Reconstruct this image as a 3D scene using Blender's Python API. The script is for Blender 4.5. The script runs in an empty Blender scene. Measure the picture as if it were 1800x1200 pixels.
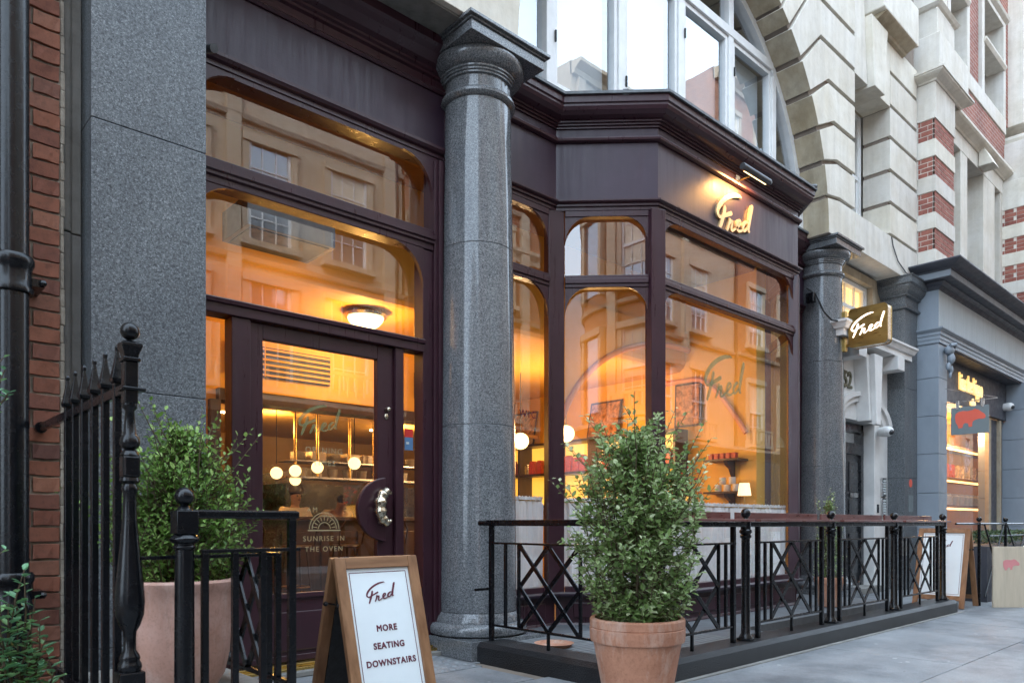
import bpy, bmesh, math, random
from mathutils import Vector, Matrix, noise
R = math.radians
random.seed(7)
sc = bpy.context.scene
C = sc.collection
# ------------------------------------------------------------------ camera
TH = 42.7
cam_d = bpy.data.cameras.new('camera'); cam = bpy.data.objects.new('camera', cam_d); C.objects.link(cam)
cam.location = (0, 0, 1.10); cam.rotation_euler = (R(90), 0, R(-TH))
cam_d.sensor_width = 36; cam_d.lens = 26.02; cam_d.shift_y = 0.1778; cam_d.clip_end = 800; cam_d.clip_start = 0.05
cam_d.dof.use_dof = True; cam_d.dof.focus_distance = 7.0; cam_d.dof.aperture_fstop = 5.6
sc.camera = cam
# ------------------------------------------------------------------ sky, sun, exposure
SUN_EL, SUN_AZ = 42, 305            # azimuth measured clockwise from +Y
w = bpy.data.worlds.new('World'); sc.world = w; w.use_nodes = True
wn = w.node_tree; bg = wn.nodes['Background']
sky = wn.nodes.new('ShaderNodeTexSky'); sky.sky_type = 'NISHITA'; sky.sun_disc = False
sky.sun_elevation = R(SUN_EL); sky.sun_rotation = R(SUN_AZ); sky.dust_density = 3.0; sky.ozone_density = 2.0; sky.air_density = 1.0
tcw = wn.nodes.new('ShaderNodeTexCoord'); nzw = wn.nodes.new('ShaderNodeTexNoise'); nzw.inputs['Scale'].default_value = 2.2; nzw.inputs['Detail'].default_value = 7
wn.links.new(tcw.outputs['Generated'], nzw.inputs['Vector'])
rpw = wn.nodes.new('ShaderNodeValToRGB'); rpw.color_ramp.elements[0].position = .38; rpw.color_ramp.elements[0].color = (.55, .55, .55, 1); rpw.color_ramp.elements[1].position = .6; rpw.color_ramp.elements[1].color = (.95, .95, .95, 1)
wn.links.new(nzw.outputs['Fac'], rpw.inputs[0])
mxw = wn.nodes.new('ShaderNodeMix'); mxw.data_type = 'RGBA'; wn.links.new(rpw.outputs[0], mxw.inputs[0]); wn.links.new(sky.outputs[0], mxw.inputs[6]); mxw.inputs[7].default_value = (5.6, 6.9, 8.3, 1)   # thin white cloud
wn.links.new(mxw.outputs[2], bg.inputs[0]); bg.inputs[1].default_value = 0.14
sd = bpy.data.lights.new('sun', 'SUN'); sun = bpy.data.objects.new('sun', sd); C.objects.link(sun)
sd.energy = 0.9; sd.angle = R(25); sd.color = (1, 0.97, 0.93)
sun.rotation_euler = (R(90 - SUN_EL), 0, R(180 - SUN_AZ))
sc.view_settings.view_transform = 'Standard'; sc.view_settings.look = 'None'
sc.view_settings.exposure = 2.3; sc.view_settings.gamma = 1.0
sc.cycles.use_denoising = True
sc.cycles.max_bounces = 8; sc.cycles.transparent_max_bounces = 12; sc.cycles.glossy_bounces = 4; sc.cycles.diffuse_bounces = 4
sc.cycles.sample_clamp_indirect = 6.0; sc.cycles.caustics_reflective = False; sc.cycles.caustics_refractive = False

# ------------------------------------------------------------------ node helpers
MATS = {}
def new_mat(name):
    m = bpy.data.materials.new(name); m.use_nodes = True
    MATS[name] = m
    return m, m.node_tree, m.node_tree.nodes['Principled BSDF']
def nd(nt, t, **kw):
    n = nt.nodes.new(t)
    for k, v in kw.items():
        if k.startswith('i_'):
            n.inputs[k[2:].replace('_', ' ')].default_value = v
        else: setattr(n, k, v)
    return n
def coords(nt, scale=(1, 1, 1), rnd=False):
    tc = nd(nt, 'ShaderNodeTexCoord'); mp = nd(nt, 'ShaderNodeMapping'); mp.inputs['Scale'].default_value = scale
    nt.links.new(tc.outputs['Object'], mp.inputs[0])
    if rnd:
        oi = nd(nt, 'ShaderNodeObjectInfo'); mu = nd(nt, 'ShaderNodeVectorMath', operation='SCALE'); 
        cx = nd(nt, 'ShaderNodeCombineXYZ')
        for i in range(3): nt.links.new(oi.outputs['Random'], cx.inputs[i])
        nt.links.new(cx.outputs[0], mu.inputs[0]); mu.inputs['Scale'].default_value = 37.0
        nt.links.new(mu.outputs[0], mp.inputs['Location'])
    return mp.outputs[0]
def ramp(nt, fac, stops):
    r = nd(nt, 'ShaderNodeValToRGB'); nt.links.new(fac, r.inputs[0]); e = r.color_ramp.elements
    while len(e) < len(stops): e.new(0.5)
    for el, (p, c) in zip(e, stops): el.position = p; el.color = (c[0], c[1], c[2], 1)
    return r.outputs[0]
def mixc(nt, a, b, fac, mode='MIX'):
    m = nd(nt, 'ShaderNodeMix', data_type='RGBA', blend_type=mode)
    for s, v in ((0, fac), (6, a), (7, b)):
        if isinstance(v, (int, float)): m.inputs[s].default_value = v
        elif isinstance(v, tuple): m.inputs[s].default_value = (v[0], v[1], v[2], 1)
        else: nt.links.new(v, m.inputs[s])
    return m.outputs[2]
def noise_f(nt, vec, scale, detail=4, rough=.6):
    n = nd(nt, 'ShaderNodeTexNoise'); n.inputs['Scale'].default_value = scale; n.inputs['Detail'].default_value = detail
    n.inputs['Roughness'].default_value = rough
    nt.links.new(vec, n.inputs['Vector']); return n.outputs['Fac']
def bump(nt, bsdf, h, strength=.3, dist=.01, chain=None):
    b = nd(nt, 'ShaderNodeBump'); b.inputs['Strength'].default_value = strength; b.inputs['Distance'].default_value = dist
    nt.links.new(h, b.inputs['Height'])
    if chain is not None: nt.links.new(chain, b.inputs['Normal'])
    nt.links.new(b.outputs[0], bsdf.inputs['Normal']); return b.outputs[0]
def plain(name, col, rough=.5, metal=0, var=.18, nscale=3, bmp=0.0, bscale=60, rnd=False, coat=0, spec=None, emit=None, es=0, stretch=(1,1,1), rvar=.12):
    m, nt, b = new_mat(name); v = coords(nt, stretch, rnd)
    f = noise_f(nt, v, nscale, 6, .65)
    lo = tuple(c * (1 - var) for c in col); hi = tuple(min(1, c * (1 + var)) for c in col)
    c = ramp(nt, f, [(.3, lo), (.7, hi)]); nt.links.new(c, b.inputs['Base Color'])
    b.inputs['Metallic'].default_value = metal
    r = nd(nt, 'ShaderNodeMapRange'); nt.links.new(noise_f(nt, v, nscale * 3.1, 4), r.inputs[0]); r.inputs[1].default_value = .3; r.inputs[2].default_value = .7
    r.inputs[3].default_value = max(.02, rough - rvar); r.inputs[4].default_value = min(1, rough + rvar); nt.links.new(r.outputs[0], b.inputs['Roughness'])
    if coat: b.inputs['Coat Weight'].default_value = coat; b.inputs['Coat Roughness'].default_value = .08
    if spec is not None: b.inputs['Specular IOR Level'].default_value = spec
    if bmp: bump(nt, b, noise_f(nt, v, bscale, 5), bmp, .005)
    if emit: b.inputs['Emission Color'].default_value = (*emit, 1); b.inputs['Emission Strength'].default_value = es
    return m
def paint_mat(name, col, rough):
    m, nt, b = new_mat(name); v = coords(nt); vs = coords(nt, (7, 7, .5))
    c = ramp(nt, noise_f(nt, v, 3, 7, .7), [(.3, tuple(q*.82 for q in col)), (.7, tuple(q*1.2 for q in col))])
    geo = nd(nt, 'ShaderNodeNewGeometry'); sp = nd(nt, 'ShaderNodeSeparateXYZ'); nt.links.new(geo.outputs['Normal'], sp.inputs[0])
    up = ramp(nt, sp.outputs[2], [(.35, (0, 0, 0)), (.9, (.5, .5, .5))]); c = mixc(nt, c, (.16, .15, .145), up)     # dust settled on ledges
    st = ramp(nt, noise_f(nt, vs, 4, 7, .75), [(.56, (0, 0, 0)), (.74, (.08, .08, .08))]); c = mixc(nt, c, (.15, .13, .135), st)
    nt.links.new(c, b.inputs['Base Color'])
    r = nd(nt, 'ShaderNodeMapRange'); nt.links.new(noise_f(nt, vs, 2.2, 6, .7), r.inputs[0]); r.inputs[1].default_value = .3; r.inputs[2].default_value = .7; r.inputs[3].default_value = rough-.08; r.inputs[4].default_value = rough+.18
    nt.links.new(r.outputs[0], b.inputs['Roughness']); b.inputs['Specular IOR Level'].default_value = .45
    n1 = bump(nt, b, noise_f(nt, coords(nt, (1, 1, 8)), 9, 4), .05, .01); bump(nt, b, noise_f(nt, v, 160, 2), .05, .001, n1)
def stone_mat(name, base, warm, rough=.8, streak=.5, soot=.35, rnd=True):
    """limestone: warm blotches, rain streaks, soot, fine grain"""
    m, nt, b = new_mat(name); v = coords(nt, (1, 1, 1), rnd); vs = coords(nt, (5, 5, .35), rnd)
    c = ramp(nt, noise_f(nt, v, 1.6, 7, .7), [(.3, warm), (.62, base)])
    st = ramp(nt, noise_f(nt, vs, 1.6, 5, .6), [(.35, (.62, .61, .6)), (.6, (1, 1, 1))])
    c = mixc(nt, c, st, streak, 'MULTIPLY')
    so = ramp(nt, noise_f(nt, v, 5.5, 8, .75), [(.25, (.45, .44, .42)), (.5, (1, 1, 1))])
    c = mixc(nt, c, so, soot, 'MULTIPLY')
    oi = nd(nt, 'ShaderNodeObjectInfo'); tint = ramp(nt, oi.outputs['Random'], [(0, (.86, .86, .88)), (1, (1, .99, .96))])
    c = mixc(nt, c, tint, 1.0, 'MULTIPLY')
    nt.links.new(c, b.inputs['Base Color']); b.inputs['Roughness'].default_value = rough
    n1 = bump(nt, b, noise_f(nt, v, 9, 6), .35, .02)
    bump(nt, b, noise_f(nt, v, 130, 4), .35, .002, n1)
    return m
def granite_mat(name, dark, mid, light, rough=.2, scale=170):
    m, nt, b = new_mat(name); v = coords(nt)
    vo = nd(nt, 'ShaderNodeTexVoronoi'); vo.inputs['Scale'].default_value = scale; nt.links.new(v, vo.inputs['Vector'])
    sep = nd(nt, 'ShaderNodeSeparateColor'); nt.links.new(vo.outputs['Color'], sep.inputs[0])
    c = ramp(nt, sep.outputs[0], [(0, dark), (.35, mid), (.75, mid), (1, light)])
    c2 = ramp(nt, noise_f(nt, v, scale * .33, 3, .8), [(.38, dark), (.62, light)])
    c = mixc(nt, c, c2, .35)
    big = ramp(nt, noise_f(nt, v, 1.8, 5), [(.3, (.78, .8, .82)), (.7, (1.1, 1.1, 1.08))])
    c = mixc(nt, c, big, 1, 'MULTIPLY')
    vs = coords(nt, (6, 6, .3)); stn = ramp(nt, noise_f(nt, vs, 2.2, 6, .7), [(.3, (.72, .72, .74)), (.55, (1, 1, 1))])
    c = mixc(nt, c, stn, .6, 'MULTIPLY')
    nt.links.new(c, b.inputs['Base Color'])
    rr = nd(nt, 'ShaderNodeMapRange'); nt.links.new(noise_f(nt, vs, 3, 5), rr.inputs[0]); rr.inputs[3].default_value = rough * .6; rr.inputs[4].default_value = rough * 1.6
    nt.links.new(rr.outputs[0], b.inputs['Roughness'])
    bump(nt, b, noise_f(nt, v, 260, 2), .08, .001)
    return m
def brick_piece_mat(name, cols):
    m, nt, b = new_mat(name); oi = nd(nt, 'ShaderNodeObjectInfo'); v = coords(nt, (1, 1, 1), True)
    n = len(cols); c = ramp(nt, oi.outputs['Random'], [(i / (n - 1), cols[i]) for i in range(n)])
    f = ramp(nt, noise_f(nt, v, 9, 7, .75), [(.28, (.55, .5, .5)), (.5, (1, 1, 1)), (.75, (1.12, 1.05, 1.0))])
    c = mixc(nt, c, f, 1, 'MULTIPLY')
    so = ramp(nt, noise_f(nt, v, 34, 4, .7), [(.3, (.5, .5, .5)), (.45, (1, 1, 1))]); c = mixc(nt, c, so, .6, 'MULTIPLY')
    nt.links.new(c, b.inputs['Base Color']); b.inputs['Roughness'].default_value = .85
    n1 = bump(nt, b, noise_f(nt, v, 22, 6, .7), .6, .006); bump(nt, b, noise_f(nt, v, 120, 3), .4, .002, n1)
    return m
def brick_tex_mat(name, c1, c2, mortar, sx=.24, sz=.08, axis='XZ'):
    """real-size brick pattern for surfaces too far off to tell pieces apart"""
    m, nt, b = new_mat(name); tc = nd(nt, 'ShaderNodeTexCoord'); sp = nd(nt, 'ShaderNodeSeparateXYZ'); nt.links.new(tc.outputs['Object'], sp.inputs[0])
    cb = nd(nt, 'ShaderNodeCombineXYZ'); ad = nd(nt, 'ShaderNodeMath', operation='ADD')
    nt.links.new(sp.outputs[0], ad.inputs[0]); nt.links.new(sp.outputs[1], ad.inputs[1])
    nt.links.new(ad.outputs[0], cb.inputs[0]); nt.links.new(sp.outputs[2], cb.inputs[1])
    br = nd(nt, 'ShaderNodeTexBrick'); nt.links.new(cb.outputs[0], br.inputs['Vector'])
    br.inputs['Color1'].default_value = (*c1, 1); br.inputs['Color2'].default_value = (*c2, 1); br.inputs['Mortar'].default_value = (*mortar, 1)
    br.inputs['Scale'].default_value = 1; br.inputs['Brick Width'].default_value = sx; br.inputs['Row Height'].default_value = sz; br.inputs['Mortar Size'].default_value = .006
    v = coords(nt); c = mixc(nt, br.outputs['Color'], ramp(nt, noise_f(nt, v, 2.0, 7, .7), [(.3, (.7, .68, .68)), (.65, (1.1, 1.08, 1.05))]), 1, 'MULTIPLY')
    nt.links.new(c, b.inputs['Base Color']); b.inputs['Roughness'].default_value = .85
    bump(nt, b, br.outputs['Fac'], -.5, .01)
    return m
def wood_mat(name, c1, c2, rough=.5, stretch=(1, 1, .12), scale=18, rnd=True):
    m, nt, b = new_mat(name); v = coords(nt, stretch, rnd)
    c = ramp(nt, noise_f(nt, v, scale, 6, .6), [(.32, c1), (.68, c2)])
    v2 = coords(nt, (1, 1, 1), rnd)
    vo = nd(nt, 'ShaderNodeTexVoronoi'); vo.inputs['Scale'].default_value = 5.5; nt.links.new(v2, vo.inputs['Vector'])
    kn = ramp(nt, vo.outputs['Distance'], [(.03, (.25, .2, .17)), (.09, (1, 1, 1))]); c = mixc(nt, c, kn, .8, 'MULTIPLY')
    nt.links.new(c, b.inputs['Base Color']); b.inputs['Roughness'].default_value = rough
    bump(nt, b, noise_f(nt, v, scale * 2.2, 5), .25, .003)
    return m
def emis(name, col, s):
    m, nt, b = new_mat(name); b.inputs['Base Color'].default_value = (.8, .75, .65, 1)
    b.inputs['Emission Color'].default_value = (*col, 1); b.inputs['Emission Strength'].default_value = s; return m
def glass_mat(name, mult=2.2, tint=(1, 1, 1), wav=.02, base=.02):
    m = bpy.data.materials.new(name); m.use_nodes = True; nt = m.node_tree; nt.nodes.clear(); MATS[name] = m
    out = nd(nt, 'ShaderNodeOutputMaterial'); tr = nd(nt, 'ShaderNodeBsdfTransparent'); gl = nd(nt, 'ShaderNodeBsdfGlossy')
    tr.inputs[0].default_value = (*tint, 1); gl.inputs['Roughness'].default_value = 0.0; gl.inputs[0].default_value = (1, 1, 1, 1)
    # Schlick reflectance from the facing angle, the same from either side of a thin pane
    ge = nd(nt, 'ShaderNodeNewGeometry'); dt = nd(nt, 'ShaderNodeVectorMath', operation='DOT_PRODUCT'); nt.links.new(ge.outputs['Normal'], dt.inputs[0]); nt.links.new(ge.outputs['Incoming'], dt.inputs[1])
    ab = nd(nt, 'ShaderNodeMath', operation='ABSOLUTE'); nt.links.new(dt.outputs['Value'], ab.inputs[0])
    iv = nd(nt, 'ShaderNodeMath', operation='SUBTRACT'); iv.inputs[0].default_value = 1; nt.links.new(ab.outputs[0], iv.inputs[1])
    pw = nd(nt, 'ShaderNodeMath', operation='POWER'); nt.links.new(iv.outputs[0], pw.inputs[0]); pw.inputs[1].default_value = 5
    s4 = nd(nt, 'ShaderNodeMath', operation='MULTIPLY_ADD'); nt.links.new(pw.outputs[0], s4.inputs[0]); s4.inputs[1].default_value = .96; s4.inputs[2].default_value = .04
    ma = nd(nt, 'ShaderNodeMath', operation='MULTIPLY_ADD', use_clamp=True); nt.links.new(s4.outputs[0], ma.inputs[0]); ma.inputs[1].default_value = mult; ma.inputs[2].default_value = base
    mx = nd(nt, 'ShaderNodeMixShader'); nt.links.new(ma.outputs[0], mx.inputs[0]); nt.links.new(tr.outputs[0], mx.inputs[1]); nt.links.new(gl.outputs[0], mx.inputs[2])
    nt.links.new(mx.outputs[0], out.inputs[0])
    if wav:
        bp = nd(nt, 'ShaderNodeBump'); bp.inputs['Strength'].default_value = wav; bp.inputs['Distance'].default_value = .05
        nt.links.new(noise_f(nt, coords(nt), 1.7, 2, .4), bp.inputs['Height']); nt.links.new(bp.outputs[0], gl.inputs['Normal'])
    return m
def leaf_mat(name, c1, c2, c3, rough=.45, trans=.25):
    m, nt, b = new_mat(name); at = nd(nt, 'ShaderNodeAttribute', attribute_name='leaf_shade')
    c = ramp(nt, at.outputs['Fac'], [(0, c1), (.55, c2), (1, c3)])
    v = coords(nt); c = mixc(nt, c, ramp(nt, noise_f(nt, v, 60, 2), [(.35, (.8, .82, .8)), (.7, (1.15, 1.15, 1.1))]), .8, 'MULTIPLY')
    nt.links.new(c, b.inputs['Base Color']); b.inputs['Roughness'].default_value = rough
    tl = nd(nt, 'ShaderNodeBsdfTranslucent'); nt.links.new(c, tl.inputs[0]); mx = nd(nt, 'ShaderNodeMixShader'); mx.inputs[0].default_value = trans
    out = nt.nodes['Material Output']; nt.links.new(b.outputs[0], mx.inputs[1]); nt.links.new(tl.outputs[0], mx.inputs[2]); nt.links.new(mx.outputs[0], out.inputs[0])
    return m

granite_mat('granite', (.02, .025, .03), (.13, .135, .142), (.36, .365, .375), .09, 210)
granite_mat('granite_dark', (.014, .018, .022), (.085, .092, .10), (.28, .30, .315), .42, 170)
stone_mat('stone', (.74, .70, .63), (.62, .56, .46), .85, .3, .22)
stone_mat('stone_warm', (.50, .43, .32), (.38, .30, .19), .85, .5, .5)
plain('opp_shop', (.05, .045, .045), .4)
stone_mat('stone_grey', (.30, .29, .27), (.2, .19, .17), .85, .6, .6)
stone_mat('stone_base', (.13, .14, .15), (.1, .105, .11), .7, .5, .6)
stone_mat('joint', (.26, .21, .17), (.19, .155, .13), .95, .3, .3)
paint_mat('aubergine', (.034, .018, .032), .36)
paint_mat('aubergine_trim', (.038, .013, .020), .30)
plain('black_iron', (.004, .0045, .006), .24, var=.3, nscale=8, bmp=.12, bscale=60, coat=.1, spec=.3, rvar=.08)
plain('lead', (.12, .13, .14), .55, var=.4, nscale=6, bmp=.6, bscale=18)
plain('white_paint', (.74, .74, .73), .5, var=.08, nscale=5, bmp=.15, bscale=40)
plain('white_trim', (.72, .71, .69), .6, var=.12, nscale=3, bmp=.2, bscale=50)
plain('blue_paint', (.235, .27, .31), .5, var=.1, nscale=2.5, bmp=.12, bscale=40, stretch=(1, 1, .5))
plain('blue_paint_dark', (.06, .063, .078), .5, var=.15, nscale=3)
plain('blue_fascia', (.36, .40, .42), .6, var=.1, nscale=3, stretch=(4, 4, .5))
plain('soil', (.035, .022, .015), .95, var=.6, nscale=40, bmp=1, bscale=60)
plain('brass', (.55, .38, .13), .32, 1, var=.15, nscale=5, stretch=(1, 1, 6))
plain('brass_plate', (.33, .23, .08), .38, 1, var=.12, nscale=3, stretch=(1, 1, 6))
plain('silver_brass', (.62, .55, .42), .25, 1, var=.2, nscale=20)
plain('gold', (.85, .62, .32), .35, .6, var=.1, nscale=8)
plain('steel_dark', (.12, .12, .125), .4, .8)
plain('steel', (.5, .5, .5), .3, 1, var=.1)
plain('black_door', (.02, .022, .026), .3, var=.2, coat=.3)
plain('chalk_black', (.018, .019, .02), .6, var=.4, nscale=20, bmp=.2)
plain('blind_cloth', (.42, .47, .50), .8, var=.05)
plain('panel_white', (.74, .79, .80), .4, var=.04)
plain('maroon_print', (.11, .012, .03), .5, var=.05)
plain('ceramic', (.7, .66, .6), .25, var=.05)
plain('red_pack', (.45, .05, .03), .4, var=.4, nscale=30)
plain('dark_pack', (.07, .05, .05), .4, var=.4, nscale=30)
plain('dark_wood', (.045, .022, .014), .4, var=.4, nscale=9, stretch=(1, 1, .2))
plain('ledge_wood', (.13, .045, .038), .35, var=.35, nscale=16, stretch=(.15, 1, 1), coat=.3)
plain('orange_wall', (.76, .42, .06), .7, var=.05, nscale=1.2)
plain('orange_ceiling', (.74, .40, .06), .7, var=.04, nscale=1.2)
plain('cream_wall', (.60, .38, .14), .7, var=.06, nscale=1.2)
plain('pink_trim', (.72, .32, .18), .5, var=.05)
plain('upper_ceiling', (.22, .11, .04), .8)  # dark brown stands in for shade on the front ceiling above the panes
plain('kitchen_wall', (.26, .16, .06), .6, var=.1)
plain('int_floor', (.10, .06, .04), .4, var=.3, nscale=6)
plain('vent_black', (.01, .008, .006), .6)
plain('decking', (.14, .15, .155), .7, var=.3, nscale=8, stretch=(.2, 4, 1))
plain('plywood', (.52, .44, .33), .7, var=.12, nscale=4, stretch=(3, 3, .4))
plain('cable', (.01, .01, .012), .5)
plain('skin', (.45, .25, .17), .55, var=.06)
plain('hair', (.02, .014, .012), .6)
plain('shirt_white', (.66, .60, .52), .8, var=.08)
plain('red_print', (.75, .05, .04), .5, var=.03)
plain('blue_print', (.12, .25, .45), .5, var=.05)
plain('grey_sign', (.17, .20, .205), .45, var=.06)
plain('hippo_red', (.75, .12, .07), .6, var=.03)
plain('hippo_pink', (.62, .24, .24), .8, var=.1)
plain('number_bronze', (.16, .15, .10), .5, .6, var=.4, nscale=20)
plain('flower_red', (.5, .01, .015), .5)
plain('poster_a', (.35, .16, .07), .5, var=.8, nscale=14)
plain('poster_b', (.55, .36, .18), .5, var=.7, nscale=18)
plain('stem', (.09, .06, .035), .8, var=.3, nscale=30)
plain('moss', (.06, .08, .03), .95, var=.4, nscale=20, bmp=.6)
wood_mat('pine', (.17, .075, .03), (.32, .16, .075), .5)
wood_mat('pine_h', (.17, .075, .03), (.32, .16, .075), .5, (.12, 1, 1))
brick_piece_mat('brick', [(.19, .065, .038), (.27, .10, .055), (.21, .075, .045), (.12, .05, .038), (.29, .12, .07), (.16, .058, .04)])
brick_piece_mat('brick_far', [(.27, .085, .06), (.33, .12, .085), (.24, .08, .06), (.30, .10, .07)])
brick_tex_mat('brick_wall', (.29, .10, .07), (.24, .08, .055), (.38, .33, .29))
brick_tex_mat('brick_opp', (.40, .17, .09), (.32, .12, .065), (.42, .36, .3))
brick_tex_mat('brick_opp_dark', (.26, .10, .06), (.20, .075, .05), (.3, .26, .22))
plain('mortar_pale', (.62, .57, .50), .95, var=.15, nscale=12)
plain('mortar', (.30, .26, .21), .95, var=.35, nscale=12, bmp=.8, bscale=70)
glass_mat('glass', 1.7, (1, 1, 1), .008, .07)
glass_mat('glass_up', 2.0, (.93, .97, 1), .012, .12)
glass_mat('glass_shop', 1.0, (1, 1, 1), .02, .0)
glass_mat('glass_far', 4.0, (.9, .93, .95), .02, .1)
emis('bulb', (1, .70, .30), 1.1)
emis('globe', (1, .66, .26), .62)
emis('shelf_glow', (1, .44, .03), .27)
emis('strip', (1, .5, .14), 1.0)
emis('sign_glow', (1, .80, .66), .8)
emis('gold_glow', (1, .58, .14), .26)
emis('lampshade', (1, .60, .24), .5)
emis('warm_room', (1, .60, .18), .42)
emis('downlight', (1, .8, .5), 5.0)
for nm_, col_, op_ in (('green_vinyl', (.24, .28, .13), .42), ('gold_vinyl', (.50, .44, .26), .6)):
    m_, nt_v, b_v = new_mat(nm_); b_v.inputs['Base Color'].default_value = (*col_, 1); b_v.inputs['Alpha'].default_value = op_; b_v.inputs['Roughness'].default_value = .6
def terracotta_mat(name, base, dark, bloom, amt):
    m, nt, b = new_mat(name); v = coords(nt); vs = coords(nt, (3, 3, .8))
    c = ramp(nt, noise_f(nt, v, 7, 7, .7), [(.3, dark), (.65, base)])
    c = mixc(nt, c, bloom, ramp(nt, noise_f(nt, vs, 2.6, 8, .72), [(.48, (0, 0, 0)), (.72, (amt, amt, amt))]))
    c = mixc(nt, c, ramp(nt, noise_f(nt, vs, 5.5, 6, .8), [(.3, (.55, .5, .46)), (.46, (1, 1, 1))]), .7, 'MULTIPLY')
    c = mixc(nt, c, ramp(nt, noise_f(nt, v, 70, 3, .7), [(.3, (.7, .68, .66)), (.5, (1, 1, 1))]), .6, 'MULTIPLY')
    nt.links.new(c, b.inputs['Base Color']); b.inputs['Roughness'].default_value = .82
    n1 = bump(nt, b, noise_f(nt, v, 9, 5), .25, .01); bump(nt, b, noise_f(nt, v, 110, 3), .3, .002, n1)
terracotta_mat('terracotta', (.48, .23, .14), (.34, .145, .085), (.60, .48, .40), .75)
terracotta_mat('terracotta_pale', (.58, .34, .27), (.48, .26, .19), (.66, .52, .46), .6)
def curtain_mat():
    m, nt, b = new_mat('curtain'); v = coords(nt, (1, 1, .2)); c = ramp(nt, noise_f(nt, v, 8, 4), [(.3, (.84, .86, .88)), (.7, (.93, .93, .93))])
    nt.links.new(c, b.inputs['Base Color']); b.inputs['Roughness'].default_value = .9
    tl = nd(nt, 'ShaderNodeBsdfTranslucent'); nt.links.new(c, tl.inputs[0]); tr = nd(nt, 'ShaderNodeBsdfTransparent')
    m1 = nd(nt, 'ShaderNodeMixShader'); m1.inputs[0].default_value = .05; nt.links.new(b.outputs[0], m1.inputs[1]); nt.links.new(tl.outputs[0], m1.inputs[2])
    m2 = nd(nt, 'ShaderNodeMixShader'); m2.inputs[0].default_value = .02; nt.links.new(m1.outputs[0], m2.inputs[1]); nt.links.new(tr.outputs[0], m2.inputs[2])
    nt.links.new(m2.outputs[0], nt.nodes['Material Output'].inputs[0])
curtain_mat()
def paving_mat(name, a, bcol, wet=.6):
    m, nt, b = new_mat(name); v = coords(nt, (1, 1, 1), False)
    c = ramp(nt, noise_f(nt, v, 2.2, 8, .7), [(.3, a), (.7, bcol)])
    oi = nd(nt, 'ShaderNodeObjectInfo'); c = mixc(nt, c, ramp(nt, oi.outputs['Random'], [(0, (.84, .85, .86)), (1, (1.06, 1.05, 1.04))]), 1, 'MULTIPLY')
    gum = nd(nt, 'ShaderNodeTexVoronoi'); gum.inputs['Scale'].default_value = 3.3; nt.links.new(v, gum.inputs['Vector'])
    gum.inputs['Randomness'].default_value = 1
    c = mixc(nt, (.42, .43, .43), c, ramp(nt, gum.outputs['Distance'], [(.05, (0, 0, 0)), (.065, (1, 1, 1))]))
    c = mixc(nt, c, ramp(nt, noise_f(nt, v, .9, 8, .75), [(.36, (.5, .51, .53)), (.52, (1, 1, 1))]), .9, 'MULTIPLY')
    g2 = nd(nt, 'ShaderNodeTexVoronoi'); g2.inputs['Scale'].default_value = 5.1; nt.links.new(v, g2.inputs['Vector'])
    c = mixc(nt, (.10, .10, .105), c, ramp(nt, g2.outputs['Distance'], [(.035, (0, 0, 0)), (.05, (1, 1, 1))]))
    sp = ramp(nt, noise_f(nt, v, 90, 3, .8), [(.35, (.7, .7, .7)), (.6, (1.1, 1.1, 1.1))]); c = mixc(nt, c, sp, .7, 'MULTIPLY')
    nt.links.new(c, b.inputs['Base Color'])
    rr = nd(nt, 'ShaderNodeMapRange'); nt.links.new(noise_f(nt, v, 1.1, 5), rr.inputs[0]); rr.inputs[3].default_value = .35; rr.inputs[4].default_value = .8
    nt.links.new(rr.outputs[0], b.inputs['Roughness']); bump(nt, b, noise_f(nt, v, 70, 6), .3, .003)
paving_mat('paving', (.17, .18, .19), (.29, .298, .305))
plain('asphalt', (.05, .05, .052), .8, var=.3, nscale=10, bmp=.6, bscale=120)
def plinth_mat():
    m, nt, b = new_mat('painted_plinth'); v = coords(nt); f = noise_f(nt, v, 90, 3, .6)
    c = ramp(nt, noise_f(nt, v, 3, 6), [(.3, (.006, .0065, .008)), (.7, (.016, .017, .02))]); nt.links.new(c, b.inputs['Base Color'])
    b.inputs['Roughness'].default_value = .36; b.inputs['Specular IOR Level'].default_value = .3; b.inputs['Coat Weight'].default_value = .12; b.inputs['Coat Roughness'].default_value = .15
    bump(nt, b, f, 1.0, .02)
plinth_mat()

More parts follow.
